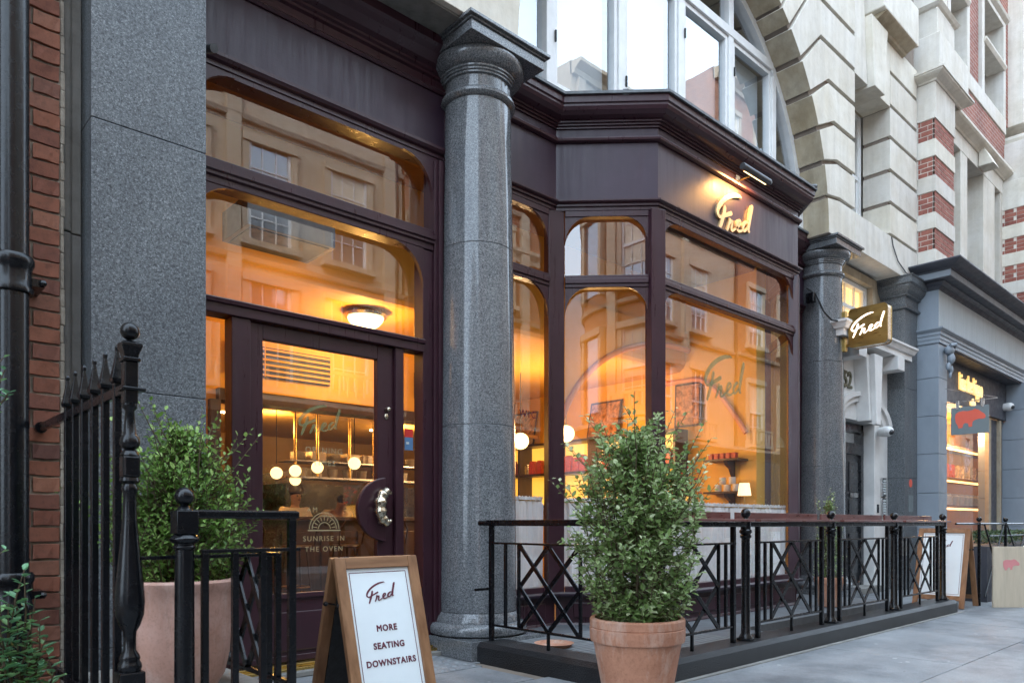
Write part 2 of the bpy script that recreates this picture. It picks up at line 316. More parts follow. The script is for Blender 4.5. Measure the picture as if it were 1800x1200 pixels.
# ------------------------------------------------------------------ mesh helpers (vertices in world coordinates)
class MB:
    def __init__(s): s.v = []; s.f = []; s.mi = []; s.sm = []
    def add(s, vs, fs, smooth=False, mi=0):
        o = len(s.v); s.v += [tuple(p) for p in vs]
        for f in fs: s.f.append(tuple(i + o for i in f)); s.sm.append(smooth); s.mi.append(mi)
        return s
    def box(s, x0, x1, y0, y1, z0, z1, mi=0):
        return s.add([(x0,y0,z0),(x1,y0,z0),(x1,y1,z0),(x0,y1,z0),(x0,y0,z1),(x1,y0,z1),(x1,y1,z1),(x0,y1,z1)],
            [(0,3,2,1),(4,5,6,7),(0,1,5,4),(1,2,6,5),(2,3,7,6),(3,0,4,7)], False, mi)
    def obox(s, o, u, v, w, mi=0):      # origin + three edge vectors
        o, u, v, w = map(Vector, (o, u, v, w))
        return s.add([o, o+u, o+u+v, o+v, o+w, o+u+w, o+u+v+w, o+v+w], [(0,3,2,1),(4,5,6,7),(0,1,5,4),(1,2,6,5),(2,3,7,6),(3,0,4,7)], False, mi)
    def prism(s, poly, y0, y1, tf=None, mi=0):   # poly in (x,z), extruded along y ; tf maps (x,y,z)->world
        n = len(poly); vs = [(x, y0, z) for x, z in poly] + [(x, y1, z) for x, z in poly]
        if tf: vs = [tf(*p) for p in vs]
        return s.add(vs, [tuple(range(n))] + [tuple(reversed(range(n, 2*n)))] + [((i+1) % n, i, i+n, (i+1) % n + n) for i in range(n)], False, mi)
    def lathe(s, prof, cx, cy, z0=0, seg=32, smooth=True, a0=0, a1=2*math.pi, sq=None):
        full = abs(a1 - a0 - 2*math.pi) < 1e-6; ns = seg if full else seg + 1; vs = []
        for r, z in prof:
            for i in range(ns):
                a = a0 + (a1 - a0) * i / seg; vs.append((cx + r*math.cos(a), cy + r*math.sin(a), z0 + z))
        fs = []
        for k in range(len(prof) - 1):
            for i in range(seg):
                j = (i + 1) % ns if full else i + 1
                fs.append((k*ns+i, k*ns+j, (k+1)*ns+j, (k+1)*ns+i))
        if full:
            if prof[0][0] > 1e-5: fs.append(tuple(reversed(range(ns))))
            if prof[-1][0] > 1e-5: fs.append(tuple(range((len(prof)-1)*ns, len(prof)*ns)))
        return s.add(vs, fs, smooth)
    def tube(s, pts, r, seg=8, smooth=True, cap=True):
        pts = [Vector(p) for p in pts]; rs = r if isinstance(r, (list, tuple)) else [r] * len(pts); vs = []; up = None
        for i, p in enumerate(pts):
            t = (pts[min(i+1, len(pts)-1)] - pts[max(i-1, 0)]).normalized()
            if up is None: up = Vector((0,0,1)) if abs(t.z) < .9 else Vector((1,0,0))
            a = t.cross(up).normalized(); b = a.cross(t).normalized(); up = b
            for k in range(seg):
                an = 2*math.pi*(k + .5)/seg; vs.append(p + a*math.cos(an)*rs[i] + b*math.sin(an)*rs[i])
        fs = [(i*seg+k, i*seg+(k+1) % seg, (i+1)*seg+(k+1) % seg, (i+1)*seg+k) for i in range(len(pts)-1) for k in range(seg)]
        if cap: fs += [tuple(reversed(range(seg))), tuple(range((len(pts)-1)*seg, len(pts)*seg))]
        return s.add(vs, fs, smooth)
    def ball(s, c, r, seg=16, sq=(1,1,1)):
        n = seg // 2; vs = []; fs = []
        for i in range(n + 1):
            t = math.pi * i / n
            for k in range(seg):
                a = 2*math.pi*k/seg; vs.append((c[0]+r*sq[0]*math.sin(t)*math.cos(a), c[1]+r*sq[1]*math.sin(t)*math.sin(a), c[2]+r*sq[2]*math.cos(t)))
        for i in range(n):
            for k in range(seg): fs.append((i*seg+k, (i+1)*seg+k, (i+1)*seg+(k+1) % seg, i*seg+(k+1) % seg))
        return s.add(vs, fs, True)
    def sweep(s, path, prof, closed=False, smooth=False, cap=True):
        """path: list of (x,y); prof: list of (outward, z) closed polygon; outward = right-hand side of the path"""
        P = [Vector(p) for p in path]; n = len(P); rows = []
        for i in range(n):
            d0 = (P[i] - P[i-1]).normalized() if i > 0 else (P[1] - P[0]).normalized()
            d1 = (P[i+1] - P[i]).normalized() if i < n-1 else d0
            n0 = Vector((d0.y, -d0.x)); n1 = Vector((d1.y, -d1.x)); m = (n0 + n1).normalized(); m = m / max(.2, m.dot(n0))
            rows.append([(P[i].x + m.x*o, P[i].y + m.y*o, z) for o, z in prof])
        k = len(prof); vs = [p for r_ in rows for p in r_]
        fs = [(i*k+j, (i+1)*k+j, (i+1)*k+(j+1) % k, i*k+(j+1) % k) for i in range(n-1) for j in range(k)]
        if cap: fs += [tuple(range(k)), tuple(reversed(range((n-1)*k, n*k)))]
        return s.add(vs, fs, smooth)

WM = {}
def wmat(o): return WM.get(o.name, Matrix.Identity(4))
def link(o, parent=None):
    C.objects.link(o)
    if parent is not None:
        o.parent = parent; o.matrix_parent_inverse = wmat(parent).inverted()
    WM[o.name] = o.matrix_basis.copy()
def obj(name, mb, mat, parent=None, bevel=0, smooth_angle=40, loc=None, kind=None, label=None):
    me = bpy.data.meshes.new(name); me.from_pydata(mb.v, [], mb.f)
    for m in (mat if isinstance(mat, (list, tuple)) else [mat]): me.materials.append(MATS[m])
    me.polygons.foreach_set('use_smooth', mb.sm); me.polygons.foreach_set('material_index', mb.mi)
    bm = bmesh.new(); bm.from_mesh(me); bmesh.ops.recalc_face_normals(bm, faces=bm.faces); bm.to_mesh(me); bm.free()
    if any(mb.sm): me.set_sharp_from_angle(angle=R(smooth_angle))
    me.update()
    o = bpy.data.objects.new(name, me)
    if loc: o.location = loc
    link(o, parent)
    if bevel:
        b = o.modifiers.new('bevel', 'BEVEL'); b.width = bevel; b.segments = 2; b.limit_method = 'ANGLE'; b.angle_limit = R(50)
    if kind: o['kind'] = kind
    if label: o['label'] = label
    return o
def tag(o, label, cat, group=None):
    o['label'] = label; o['category'] = cat
    if group: o['group'] = group
    return o
def thing(name, label, cat, loc=(0,0,0), group=None, rotz=0):
    o = bpy.data.objects.new(name, None); o.empty_display_size = .1; o.location = loc; o.rotation_euler = (0, 0, rotz)
    C.objects.link(o); WM[o.name] = Matrix.Translation(loc) @ Matrix.Rotation(rotz, 4, 'Z'); return tag(o, label, cat, group)
def struct(name, mb, mat, bevel=0):
    o = obj(name, mb, mat, None, bevel); o['kind'] = 'structure'; return o
def inst(name, src, parent, loc, rot=(0,0,0), scale=(1,1,1)):
    """another piece sharing src's mesh"""
    o = bpy.data.objects.new(name, src.data); o.location = loc; o.rotation_euler = rot; o.scale = scale
    C.objects.link(o)
    if parent is not None: o.parent = parent; o.matrix_parent_inverse = wmat(parent).inverted()
    return o
def children_of(o): return [c for c in bpy.data.objects if c.parent == o]
def dup(root, loc, rotz=0, label=None, scale=None):
    """copy of a thing with its parts and sub-parts"""
    r = root.copy(); C.objects.link(r); r.location = loc; r.rotation_euler = (0, 0, rotz)
    if scale: r.scale = scale
    if label: r['label'] = label
    for ch in children_of(root):
        c = ch.copy(); C.objects.link(c); c.parent = r; c.matrix_parent_inverse = ch.matrix_parent_inverse.copy()
        for g in children_of(ch):
            d = g.copy(); C.objects.link(d); d.parent = c; d.matrix_parent_inverse = g.matrix_parent_inverse.copy()
    return r
def text(name, s, mat, o, u, v, size, depth=.002, parent=None, spacing=1.0, xs=1.0, align='CENTER', bold=0):
    """lettering at point o, running along u, up along v (unit vectors)"""
    cu = bpy.data.curves.new(name, 'FONT'); cu.body = s; cu.size = size; cu.extrude = depth; cu.align_x = align; cu.align_y = 'CENTER'
    cu.space_character = spacing; cu.bevel_depth = bold; cu.bevel_resolution = 1; cu.materials.append(MATS[mat]); cu.resolution_u = 6
    ob = bpy.data.objects.new(name, cu); u = Vector(u).normalized(); v = Vector(v).normalized(); n = u.cross(v)
    M = Matrix(((u.x*xs, v.x, n.x, o[0]), (u.y*xs, v.y, n.y, o[1]), (u.z*xs, v.z, n.z, o[2]), (0, 0, 0, 1)))
    ob.matrix_basis = M; C.objects.link(ob)
    bpy.context.view_layer.update(); me = bpy.data.meshes.new_from_object(ob.evaluated_get(bpy.context.evaluated_depsgraph_get())); bpy.data.objects.remove(ob); me.transform(M)
    if not me.materials: me.materials.append(MATS[mat])
    ob = bpy.data.objects.new(name, me); link(ob, parent)
    return ob

FRED = [
 [(.635,.815,.010),(.60,.825,.022),(.55,.815,.030),(.47,.80,.036),(.33,.74,.040),(.21,.66,.042),(.13,.575,.042),(.09,.50,.038),(.10,.450,.030),(.145,.434,.028),(.21,.460,.030),(.28,.495,.032),(.345,.525,.034),(.395,.55,.036),(.415,.56,.022)],
 [(.262,.60,.020),(.25,.58,.036),(.225,.494,.040),(.18,.386,.040),(.135,.285,.030),(.12,.260,.014)],
 [(.368,.480,.018),(.36,.45,.028),(.335,.375,.029),(.30,.315,.024),(.29,.303,.012)],
 [(.335,.38,.014),(.365,.42,.020),(.405,.448,.030),(.418,.435,.026),(.405,.39,.026),(.395,.35,.028),(.415,.333,.022),(.45,.350,.018),(.50,.385,.018)],
 [(.50,.385,.014),(.545,.415,.018),(.59,.455,.020),(.615,.487,.020),(.60,.512,.022),(.565,.500,.028),(.533,.45,.032),(.53,.395,.030),(.565,.372,.026),(.62,.383,.020),(.67,.415,.016)],
 [(.775,.535,.016),(.745,.535,.026),(.70,.500,.031),(.672,.452,.031),(.685,.41,.028),(.725,.42,.022),(.78,.475,.020)],
 [(.898,.80,.018),(.89,.77,.036),(.855,.666,.040),(.82,.545,.038),(.80,.46,.034),(.81,.432,.026),(.835,.436,.014)]]
def spline(pts, n=5):
    out = []
    for i in range(len(pts)-1):
        p0 = pts[max(i-1,0)]; p1 = pts[i]; p2 = pts[i+1]; p3 = pts[min(i+2,len(pts)-1)]
        for k in range(n):
            t = k/n
            out.append(tuple(.5*((2*p1[j]) + (-p0[j]+p2[j])*t + (2*p0[j]-5*p1[j]+4*p2[j]-p3[j])*t*t + (-p0[j]+3*p1[j]-3*p2[j]+p3[j])*t**3) for j in range(len(p1))))
    out.append(tuple(pts[-1])); return out
def script_logo(name, mat, o, u, v, size, depth=.002, parent=None, wmul=1.0, vs_=None):
    """hand-lettered shop name; o = lower left corner of its square, size = side"""
    u = Vector(u).normalized(); v = Vector(v).normalized(); n = u.cross(v); o = Vector(o); mb = MB(); k_ = (vs_ or size)/size
    v = v*k_
    for si, st in enumerate(FRED):
        P = spline(st); L = []; Rr = []
        for i, (x, y, r) in enumerate(P):
            a = P[max(i-1,0)]; b = P[min(i+1,len(P)-1)]; t = Vector((b[0]-a[0], b[1]-a[1])); t.normalize(); q = Vector((-t.y, t.x)) * r * wmul * .95
            L.append((x+q.x, y+q.y)); Rr.append((x-q.x, y-q.y))
        m = len(P); dz = depth + si*.0006
        vs = []
        for h in (0, dz):
            for p in L + Rr: vs.append(o + u*p[0]*size + v*p[1]*size + n*h)
        fs = []
        for i in range(m-1):
            fs.append((2*m+i, 2*m+m+i, 2*m+m+i+1, 2*m+i+1)); fs.append((i, i+1, m+i+1, m+i))
            fs.append((i, 2*m+i, 2*m+i+1, i+1)); fs.append((m+i, m+i+1, 3*m+i+1, 3*m+i))
        fs.append((0, m, 3*m, 2*m)); fs.append((m-1, 3*m-1, 4*m-1, 2*m-1))
        mb.add(vs, fs)
    return obj(name, mb, mat, parent)
def px(x, y, Y=None, X=None, Z=None):
    """where the sight line of a picture point (1800 x 1200) meets a plane: used only to read positions off the photograph"""
    c, s = math.cos(R(TH)), math.sin(R(TH)); u = (x-900)/1301; r = (s+u*c, c-u*s, (920-y)/1301)
    t = Y/r[1] if Y is not None else (X/r[0] if X is not None else (Z-1.1)/r[2])
    return Vector((r[0]*t, r[1]*t, 1.1+r[2]*t))
# ================================================================== GROUND
XC, Xa, Xb = 7.30, 4.165, 10.80            # arch centre, the two columns
YW, YS = 4.60, 5.15                        # stone wall face, shopfront face
struct('ground', MB().box(-80, 120, -80, 90, -.60, -.135), 'asphalt')
struct('road', MB().box(-60, 100, -4.6, .45, -.2, -.12), 'asphalt')
struct('kerb', MB().box(-60, 100, .45, .62, -.2, .004), 'stone_grey', .01)
struct('pavement', MB().box(-60, 100, .62, 5.6, -.15, -.012), 'joint')
pav = bpy.data.objects['pavement']
rng = random.Random(3)
srow = [.624, 1.86, 2.98, 3.75, 4.5, 5.14]
for j in range(len(srow)-1):
    x = -1.4 + rng.random()
    while x < 17:
        wd = rng.uniform(1.7, 2.9) if j < 2 else rng.uniform(.9, 1.4)
        if not (j >= 2 and 3.95 < x + wd/2 < 10.2) and not (x < .2 and j >= 2):
            dz = rng.uniform(-.002, .002)
            obj('paving_slab', MB().box(x+.004, x+wd-.004, srow[j]+.004, srow[j+1]-.004, -.05, dz), 'paving', pav, .004)
        x += wd
struct('far_pavement', MB().box(-60, 100, -7.2, -4.6, -.2, 0), 'paving')
# studded slab by the column
t = tag(obj('tactile_slab', MB().box(3.1, 3.7, 4.35, 4.95, -.02, .006), 'paving'), 'studded paving slab beside the near column plinth', 'paving slab')
st = MB()
for i in range(6):
    for j in range(6): st.lathe([(.032, 0), (.026, .006), (.012, .009), (0, .0095)], 3.15+i*.1, 4.40+j*.1, .006, 10)
obj('studs', st, 'paving', t, kind='stuff')
# area floor behind the railings, dark well, saucer
struct('area_floor', MB().box(3.98, 6.4, 3.32, 5.3, -.3, .10), 'stone_base')
for k in range(22): obj('decking_board', MB().box(4.0, 5.75, 3.34+k*.055, 3.386+k*.055, .101, .118), 'decking', bpy.data.objects['area_floor'])
struct('area_floor_right', MB().box(6.4, 10.3, 3.75, 5.3, -.3, .09), 'stone_base')
struct('light_well', MB().box(6.4, 10.3, 3.32, 3.75, -.5, -.3), 'black_iron')

# ================================================================== COLUMNS AND PILASTERS
def column(cx, cy, label):
    t = thing('granite_column', label, 'column', (cx, cy, 0), 'polished granite columns of the shopfront')
    obj('plinth', MB().box(cx-.415, cx+.415, cy-.415, cy+.415, 0, .157), 'granite', t, .006)
    obj('base', MB().lathe([(.40,.158),(.425,.175),(.432,.205),(.425,.24),(.40,.262),(.372,.268),(.372,.285),(.362,.30),(.362,.315),(.348,.335),(.342,.352)], cx, cy, 0, 48), 'granite', t)
    zs = [.353, 1.93, 3.45, 4.68]; r0, r1 = .338, .285
    rad = lambda z: r0 + (r1-r0) * max(0, (z-.35)/4.5)**1.35
    for a, b in zip(zs, zs[1:]):
        pr = [(rad(a)-.003, a+.001), (rad(a), a+.005)] + [(rad(a+(b-a)*k/6), a+(b-a)*k/6) for k in range(1, 6)] + [(rad(b), b-.005), (rad(b)-.003, b-.001)]
        obj('shaft_drum', MB().lathe(pr, cx, cy, 0, 56), 'granite', t, smooth_angle=30)
    obj('necking', MB().lathe([(.287,4.68),(.31,4.69),(.325,4.71),(.325,4.73),(.31,4.75),(.288,4.76),(.286,4.86),(.305,4.865),(.305,4.88),(.318,4.885),(.318,4.90),(.332,4.905),(.332,4.92)], cx, cy, 0, 48), 'granite', t, smooth_angle=35)
    obj('echinus', MB().lathe([(.33,4.921),(.365,4.94),(.395,4.975),(.405,5.01),(.40,5.035),(.385,5.04)], cx, cy, 0, 48), 'granite', t)
    a = MB(); a.box(cx-.41, cx+.41, cy-.41, cy+.41, 5.04, 5.12); a.box(cx-.425, cx+.425, cy-.425, cy+.425, 5.123, 5.14); a.box(cx-.45, cx+.45, cy-.45, cy+.45, 5.142, 5.17)
    obj('abacus', a, 'granite', t, .004)
    return t
column(Xa, 4.954, 'round polished granite column between the shop door and the bay window')
column(Xb, 4.954, 'round polished granite column right of the bay, behind the brass projecting sign')
def pilaster(x0, x1, label, cap=True):
    t = thing('granite_pilaster', label, 'pilaster', ((x0+x1)/2, 4.9, 0), 'flat granite pilasters of the stone building')
    zs = [0, .40, 1.86, 3.36, 4.66 if cap else 5.9]
    for a, b in zip(zs, zs[1:]): obj('granite_block', MB().box(x0, x1, YW, 5.3, a+.002, b-.002), 'granite_dark', t, .004)
    if cap:
        pr = [(0,4.66),(.04,4.67),(.05,4.70),(.012,4.73),(.012,4.86),(.05,4.88),(.05,4.90),(.10,4.95),(.13,5.0),(.13,5.03),(.16,5.05),(.16,5.14),(.18,5.16),(.18,5.17),(-.1,5.17),(-.1,4.66)]
        obj('capital', MB().sweep([(x0, 5.2), (x0, YW), (x1, YW), (x1, 5.2)], [(p[0], p[1]) for p in pr]), 'granite_dark', t)
    return t
pilaster(1.068, 1.697, 'broad flat granite pilaster between the brick wall and the shop door', False)
pilaster(13.10, 13.66, 'flat granite pilaster between the black door and the blue shop')
# stone strip between brick wall and pilaster
t = thing('stone_strip', 'narrow weathered stone strip between red brickwork and granite pilaster', 'stone strip', (1.0, 4.9, 0))
for a, b in ((0, 1.2), (1.2, 2.75), (2.75, 4.35), (4.35, 6)):
    g = MB(); g.box(.93, 1.066, 4.80, 5.2, a+.003, b-.003); g.tube([(.985, 4.80, a+.004), (.985, 4.80, b-.004)], .03, 14); obj('stone_block', g, 'stone_grey', t, .006)

# ================================================================== BRICK WALL AT THE LEFT
bw = thing('brick_wall', 'red brick wall with pale mortar at the left edge behind the drainpipe', 'wall', (.6, 4.8, 0))
g = MB(); g.box(-6, .95, 4.712, 5.2, 0, 6); obj('mortar_core', g, 'mortar', bw)
lip = MB(); rl = random.Random(2)
for k in range(60): z = k*.1; lip.box(.94, .955+rl.uniform(0, .010), 4.70+rl.uniform(0, .006), 4.76, z, z+.1)
obj('mortar_edge', lip, 'mortar', bw, .006)
rb = random.Random(11); CH = .0905
def rough_brick(l, h, d, seed):
    r_ = random.Random(seed); g = MB(); j = lambda a=.0022: r_.uniform(-a, a)
    vs = []
    nx = 4
    for i in range(nx+1):
        x = l*i/nx
        for (y, z) in ((0, 0), (0, h), (d, h), (d, 0)): vs.append((x + (j() if 0 < i < nx else j(.0015)), y + (j(.0035) if y == 0 else 0), z + j(.003)))
    fs = [(i*4+k, (i+1)*4+k, (i+1)*4+(k+1) % 4, i*4+(k+1) % 4) for i in range(nx) for k in range(4)] + [(0,1,2,3), (nx*4+3, nx*4+2, nx*4+1, nx*4)]
    return g.add(vs, fs)
STR = [obj('brick', rough_brick(.262, CH-.013, .05, s), 'brick', bw, .0025, loc=(-4, 4.70, .01)) for s in range(4)]
HDR = [obj('brick', rough_brick(.125, CH-.013, .05, 20+s), 'brick', bw, .0025, loc=(-4.5, 4.70, .01)) for s in range(3)]
for k in range(46):
    z = .006 + k*CH; x = .948; first = k % 2
    seq = ['s' if (i + first) % 2 else 'h' for i in range(4)]
    for q in seq:
        L_ = .262 if q == 's' else .125
        x -= L_ + .012
        if x + L_ < .40: break
        src = rb.choice(STR if q == 's' else HDR)
        o_ = inst('brick', src, bw, (x + rb.uniform(-.002, .002), 4.697 + rb.uniform(-.004, .004), z), (0, rb.uniform(-.008, .008), 0))
        if src.modifiers:
            m_ = o_.modifiers.new('bevel', 'BEVEL'); m_.width = .0025; m_.segments = 1
for s_ in STR + HDR: bpy.data.objects.remove(s_)

# ================================================================== STONE BUILDING ABOVE
sb = thing('stone_building', 'pale stone building with a great arched window above the shopfront', 'building', (XC, 5, 5.2))
ZJ = [5.724, 6.24, 6.755, 7.28, 7.79, 8.32, 8.85]
PK = [3.36, 3.40, 3.50, 3.62, 3.76, 3.98, 4.35]       # distance of each joint's bend from the arch centre
RA, ZC = 2.98, 5.2
def arch_pts(a0, a1, n=5, r=RA): return [(XC + r*math.cos(a0+(a1-a0)*i/n), ZC + r*math.sin(a0+(a1-a0)*i/n)) for i in range(n+1)]
def bend(i):
    z = ZJ[i]; r = PK[i]; a = math.asin(min(1, (z-ZC)/r)); return (XC + r*math.cos(a), z), a
XR = 11.142
def voussoir(lo, hi, x_end, mirror):
    """one rusticated block: arch face, radial joint to the bend, then level joint to the wall's end"""
    (bl, al), (bh, ah) = lo, hi; g = .034
    pts = arch_pts(al + g/RA, ah - g/RA)
    poly = pts + [(bh[0]-.004, bh[1]-g), (x_end, bh[1]-g), (x_end, bl[1]+g), (bl[0]+.004, bl[1]+g)]
    if mirror: poly = [(2*XC - x, z) for x, z in poly][::-1]
    return poly
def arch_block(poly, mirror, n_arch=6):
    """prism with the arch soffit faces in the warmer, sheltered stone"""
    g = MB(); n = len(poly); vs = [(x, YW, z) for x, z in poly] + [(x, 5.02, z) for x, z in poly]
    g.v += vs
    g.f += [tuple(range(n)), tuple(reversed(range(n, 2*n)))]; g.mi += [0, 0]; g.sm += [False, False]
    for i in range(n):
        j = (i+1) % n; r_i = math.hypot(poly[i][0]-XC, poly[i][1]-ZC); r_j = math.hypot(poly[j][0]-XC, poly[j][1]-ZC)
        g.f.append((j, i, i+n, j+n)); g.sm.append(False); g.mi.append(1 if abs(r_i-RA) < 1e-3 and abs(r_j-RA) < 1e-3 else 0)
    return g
for mirror in (False, True):
    for i in range(6):
        lo = bend(i); hi = bend(i+1)
        obj('stone_block', arch_block(voussoir(lo, hi, XR-.002, mirror), mirror), ['stone', 'stone_warm'], sb, .005)
    (b0, a0) = bend(0)
    poly = [(XC+RA, 5.175)] + arch_pts(.002, a0 - .02/RA) + [(b0[0]-.004, b0[1]-.02), (XR-.002, b0[1]-.02), (XR-.002, 5.175)]
    if mirror: poly = [(2*XC - x, z) for x, z in poly][::-1]
    obj('stone_block', arch_block(poly, mirror), ['stone', 'stone_warm'], sb, .005)
# crown blocks over the arch
(bt, at_) = bend(6)
for k in range(8):
    a0 = at_ + (math.pi - 2*at_)*k/8; a1 = at_ + (math.pi - 2*at_)*(k+1)/8; g = .012
    inner = arch_pts(a0+g/RA, a1-g/RA, 4); outer = [(XC + 4.35*math.cos(a), ZC + 4.35*math.sin(a)) for a in (a1-g/4.35, a0+g/4.35)]
    obj('stone_block', arch_block(inner + outer, False), ['stone', 'stone_warm'], sb, .005)
# backing that shows in the joints (with the arch opening left free)
poly = [(x, z) for x, z in [(XC+RA+.03, 5.18)] + [(XC+(RA+.03)*math.cos(a*math.pi/40), ZC+(RA+.03)*math.sin(a*math.pi/40)) for a in range(1, 40)] + [(XC-RA-.03, 5.18), (3.46, 5.18), (3.46, 11), (XR-.01, 11), (XR-.01, 5.18)]]
half = len(poly)
gb = MB()
for a in range(0, 40):
    A0, A1 = a*math.pi/40, (a+1)*math.pi/40; r1 = RA+.03
    p0 = (XC+r1*math.cos(A0), ZC+r1*math.sin(A0)); p1 = (XC+r1*math.cos(A1), ZC+r1*math.sin(A1))
    xe = XR-.01 if A1 <= math.pi/2+1e-6 else 3.46
    gb.prism([p0, (xe, max(p0[1], 5.18)), (xe, max(p1[1], 5.18)), p1] if xe > XC else [p0, p1, (xe, p1[1]), (xe, p0[1])], YW+.05, 5.0)
gb.box(3.46, XR-.01, YW+.05, 5.0, ZC+RA+.03, 11)
obj('joint_backing', gb, 'joint', sb)
# lintel beams over entrance and over the black door
obj('stone_beam', MB().box(-1.5, 3.458, YW-.01, 5.05, 5.172, 6.4), 'stone', sb, .006)
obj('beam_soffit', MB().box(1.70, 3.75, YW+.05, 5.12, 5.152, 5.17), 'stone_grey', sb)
obj('stone_beam', MB().box(XR+.002, 13.66, YW-.004, 5.05, 5.172, 5.70), 'stone', sb, .006)
struct('stone_wall_right_back', MB().box(XR, 13.66, 5.35, 5.6, 0, 12), 'stone')
bpy.data.objects['stone_wall_right_back'].name = 'wall'
# window pier right and upper voussoirs
for a, b in zip(ZJ, ZJ[1:]):
    obj('stone_block', MB().box(12.485, 13.66, YW, 5.03, a+.030, b-.030), 'stone', sb, .005)
obj('pier_backing', MB().box(12.50, 13.65, YW+.05, 5.02, 5.7, 11), 'joint', sb)
obj('reveal_left', MB().box(XR-.02, XR-.003, YW+.04, 5.02, 5.7, 9), 'stone', sb)
xk = 11.81
obj('lintel_stone', MB().prism([(11.144, 7.76), (11.60, 7.76), (11.42, 9.6), (11.144, 9.6)], YW+.002, 5.02), 'stone', sb, .006)
obj('lintel_stone', MB().prism([(12.02, 7.76), (12.483, 7.76), (12.483, 9.6), (12.20, 9.6)], YW+.002, 5.02), 'stone', sb, .006)
obj('keystone', MB().prism([(11.615, 7.72), (12.005, 7.72), (12.12, 8.75), (11.50, 8.75)], YW-.10, 5.02), 'stone', sb, .008)
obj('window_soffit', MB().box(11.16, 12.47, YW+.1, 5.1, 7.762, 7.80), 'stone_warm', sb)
obj('cornice_block', MB().box(11.66, 13.1, YW-.22, YW+.1, 8.88, 9.5), 'stone', sb, .02)
obj('cornice_moulding', MB().sweep([(11.76, YW), (13.0, YW)], [(-.02, 8.76), (.05, 8.77), (.07, 8.80), (.14, 8.83), (.2, 8.86), (.22, 8.878), (-.02, 8.878)]), 'stone_warm', sb)

# ---- big arched window (white joinery) in the arch
def arched_window():
    y0, y1 = 5.00, 5.10; Z0 = 5.20
    w = obj('arched_window', MB().box(XC-RA, XC+RA, y0-.02, y1+.05, Z0, Z0+.09), 'white_paint', sb, .006)
    fr = MB(); n = 48
    for i in range(n):
        a0, a1 = math.pi*i/n, math.pi*(i+1)/n
        P = [(XC+r*math.cos(a), ZC+r*math.sin(a)) for r, a in ((RA+.02, a0), (RA+.02, a1), (RA-.10, a1), (RA-.10, a0))]
        fr.prism(P, y0-.03, y1)
    obj('arch_frame', fr, 'white_paint', w)
    MX = [5.10, 6.185, 7.27, 8.355, 9.44]
    def ztop(x): return ZC + math.sqrt(max(0, (RA-.08)**2 - (x-XC)**2))
    for x in MX: obj('mullion', MB().box(x-.055, x+.055, y0-.025, y1, Z0+.09, ztop(x)), 'white_paint', w, .005)
    zt = 7.28; obj('transom', MB().box(XC-2.1, XC+2.1, y0-.035, y1, zt-.055, zt+.055), 'white_paint', w, .005)
    # casements: stiles and rails
    XS = [XC-RA+.1] + MX + [XC+RA-.1]
    for a, b in zip(XS, XS[1:]):
        xa, xb = a+.06, b-.06
        if a < 5 or b > 9.5:
            continue
        zc = zt-.06 
        g = MB(); 
        for (q0, q1, z0, z1) in ((xa, xa+.05, Z0+.1, zc), (xb-.05, xb, Z0+.1, zc), (xa+.05, xb-.05, Z0+.1, Z0+.19), (xa+.05, xb-.05, zc-.055, zc)): g.box(q0, q1, y0-.005, y1-.02, z0, z1)
        obj('casement', g, 'white_paint', w, .004)
        hg = MB()
        for z in (5.75, 6.75): hg.box(xa-.012, xa+.004, y0-.045, y0-.026, z, z+.11)
        obj('hinge', hg, 'black_iron', w)
    pane = MB(); pts = [(XC+(RA-.09)*math.cos(math.pi*i/40), ZC+(RA-.09)*math.sin(math.pi*i/40)) for i in range(41)]
    pane.add([(x, y0+.045, z) for x, z in pts], [tuple(range(41))]); obj('pane', pane, 'glass_up', w)
    return w
arched_window()
# room behind the arched window
rm = MB(); rm.box(XC-3.2, XC+3.2, 7.4, 7.5, 5.0, 9); rm.box(XC-3.2, XC+3.2, 5.2, 7.5, 8.5, 8.6); rm.box(XC-3.2, XC+3.2, 5.2, 7.5, 5.0, 5.18); rm.box(XC-3.3, XC-3.2, 5.2, 7.5, 5, 9); rm.box(XC+3.2, XC+3.3, 5.2, 7.5, 5, 9)
struct('room_walls_upper', rm, 'stone_grey'); bpy.data.objects['room_walls_upper'].name = 'interior_wall'
for i, (x0, x1) in enumerate(((4.5, 6.1), (6.2, 7.2), (7.3, 8.3), (8.4, 9.35))):
    bl = MB(); bl.box(x0+.03, x1-.03, 5.16, 5.165, 5.3, 7.2)
    tag(obj('roller_blind', bl, 'blind_cloth'), ['white roller blind behind the left panes of the arched window', 'white roller blind behind the second wide pane of the arched window', 'white roller blind behind the middle pane of the arched window', 'white roller blind behind the right pane of the arched window'][i], 'blind', 'blinds in the arched window')
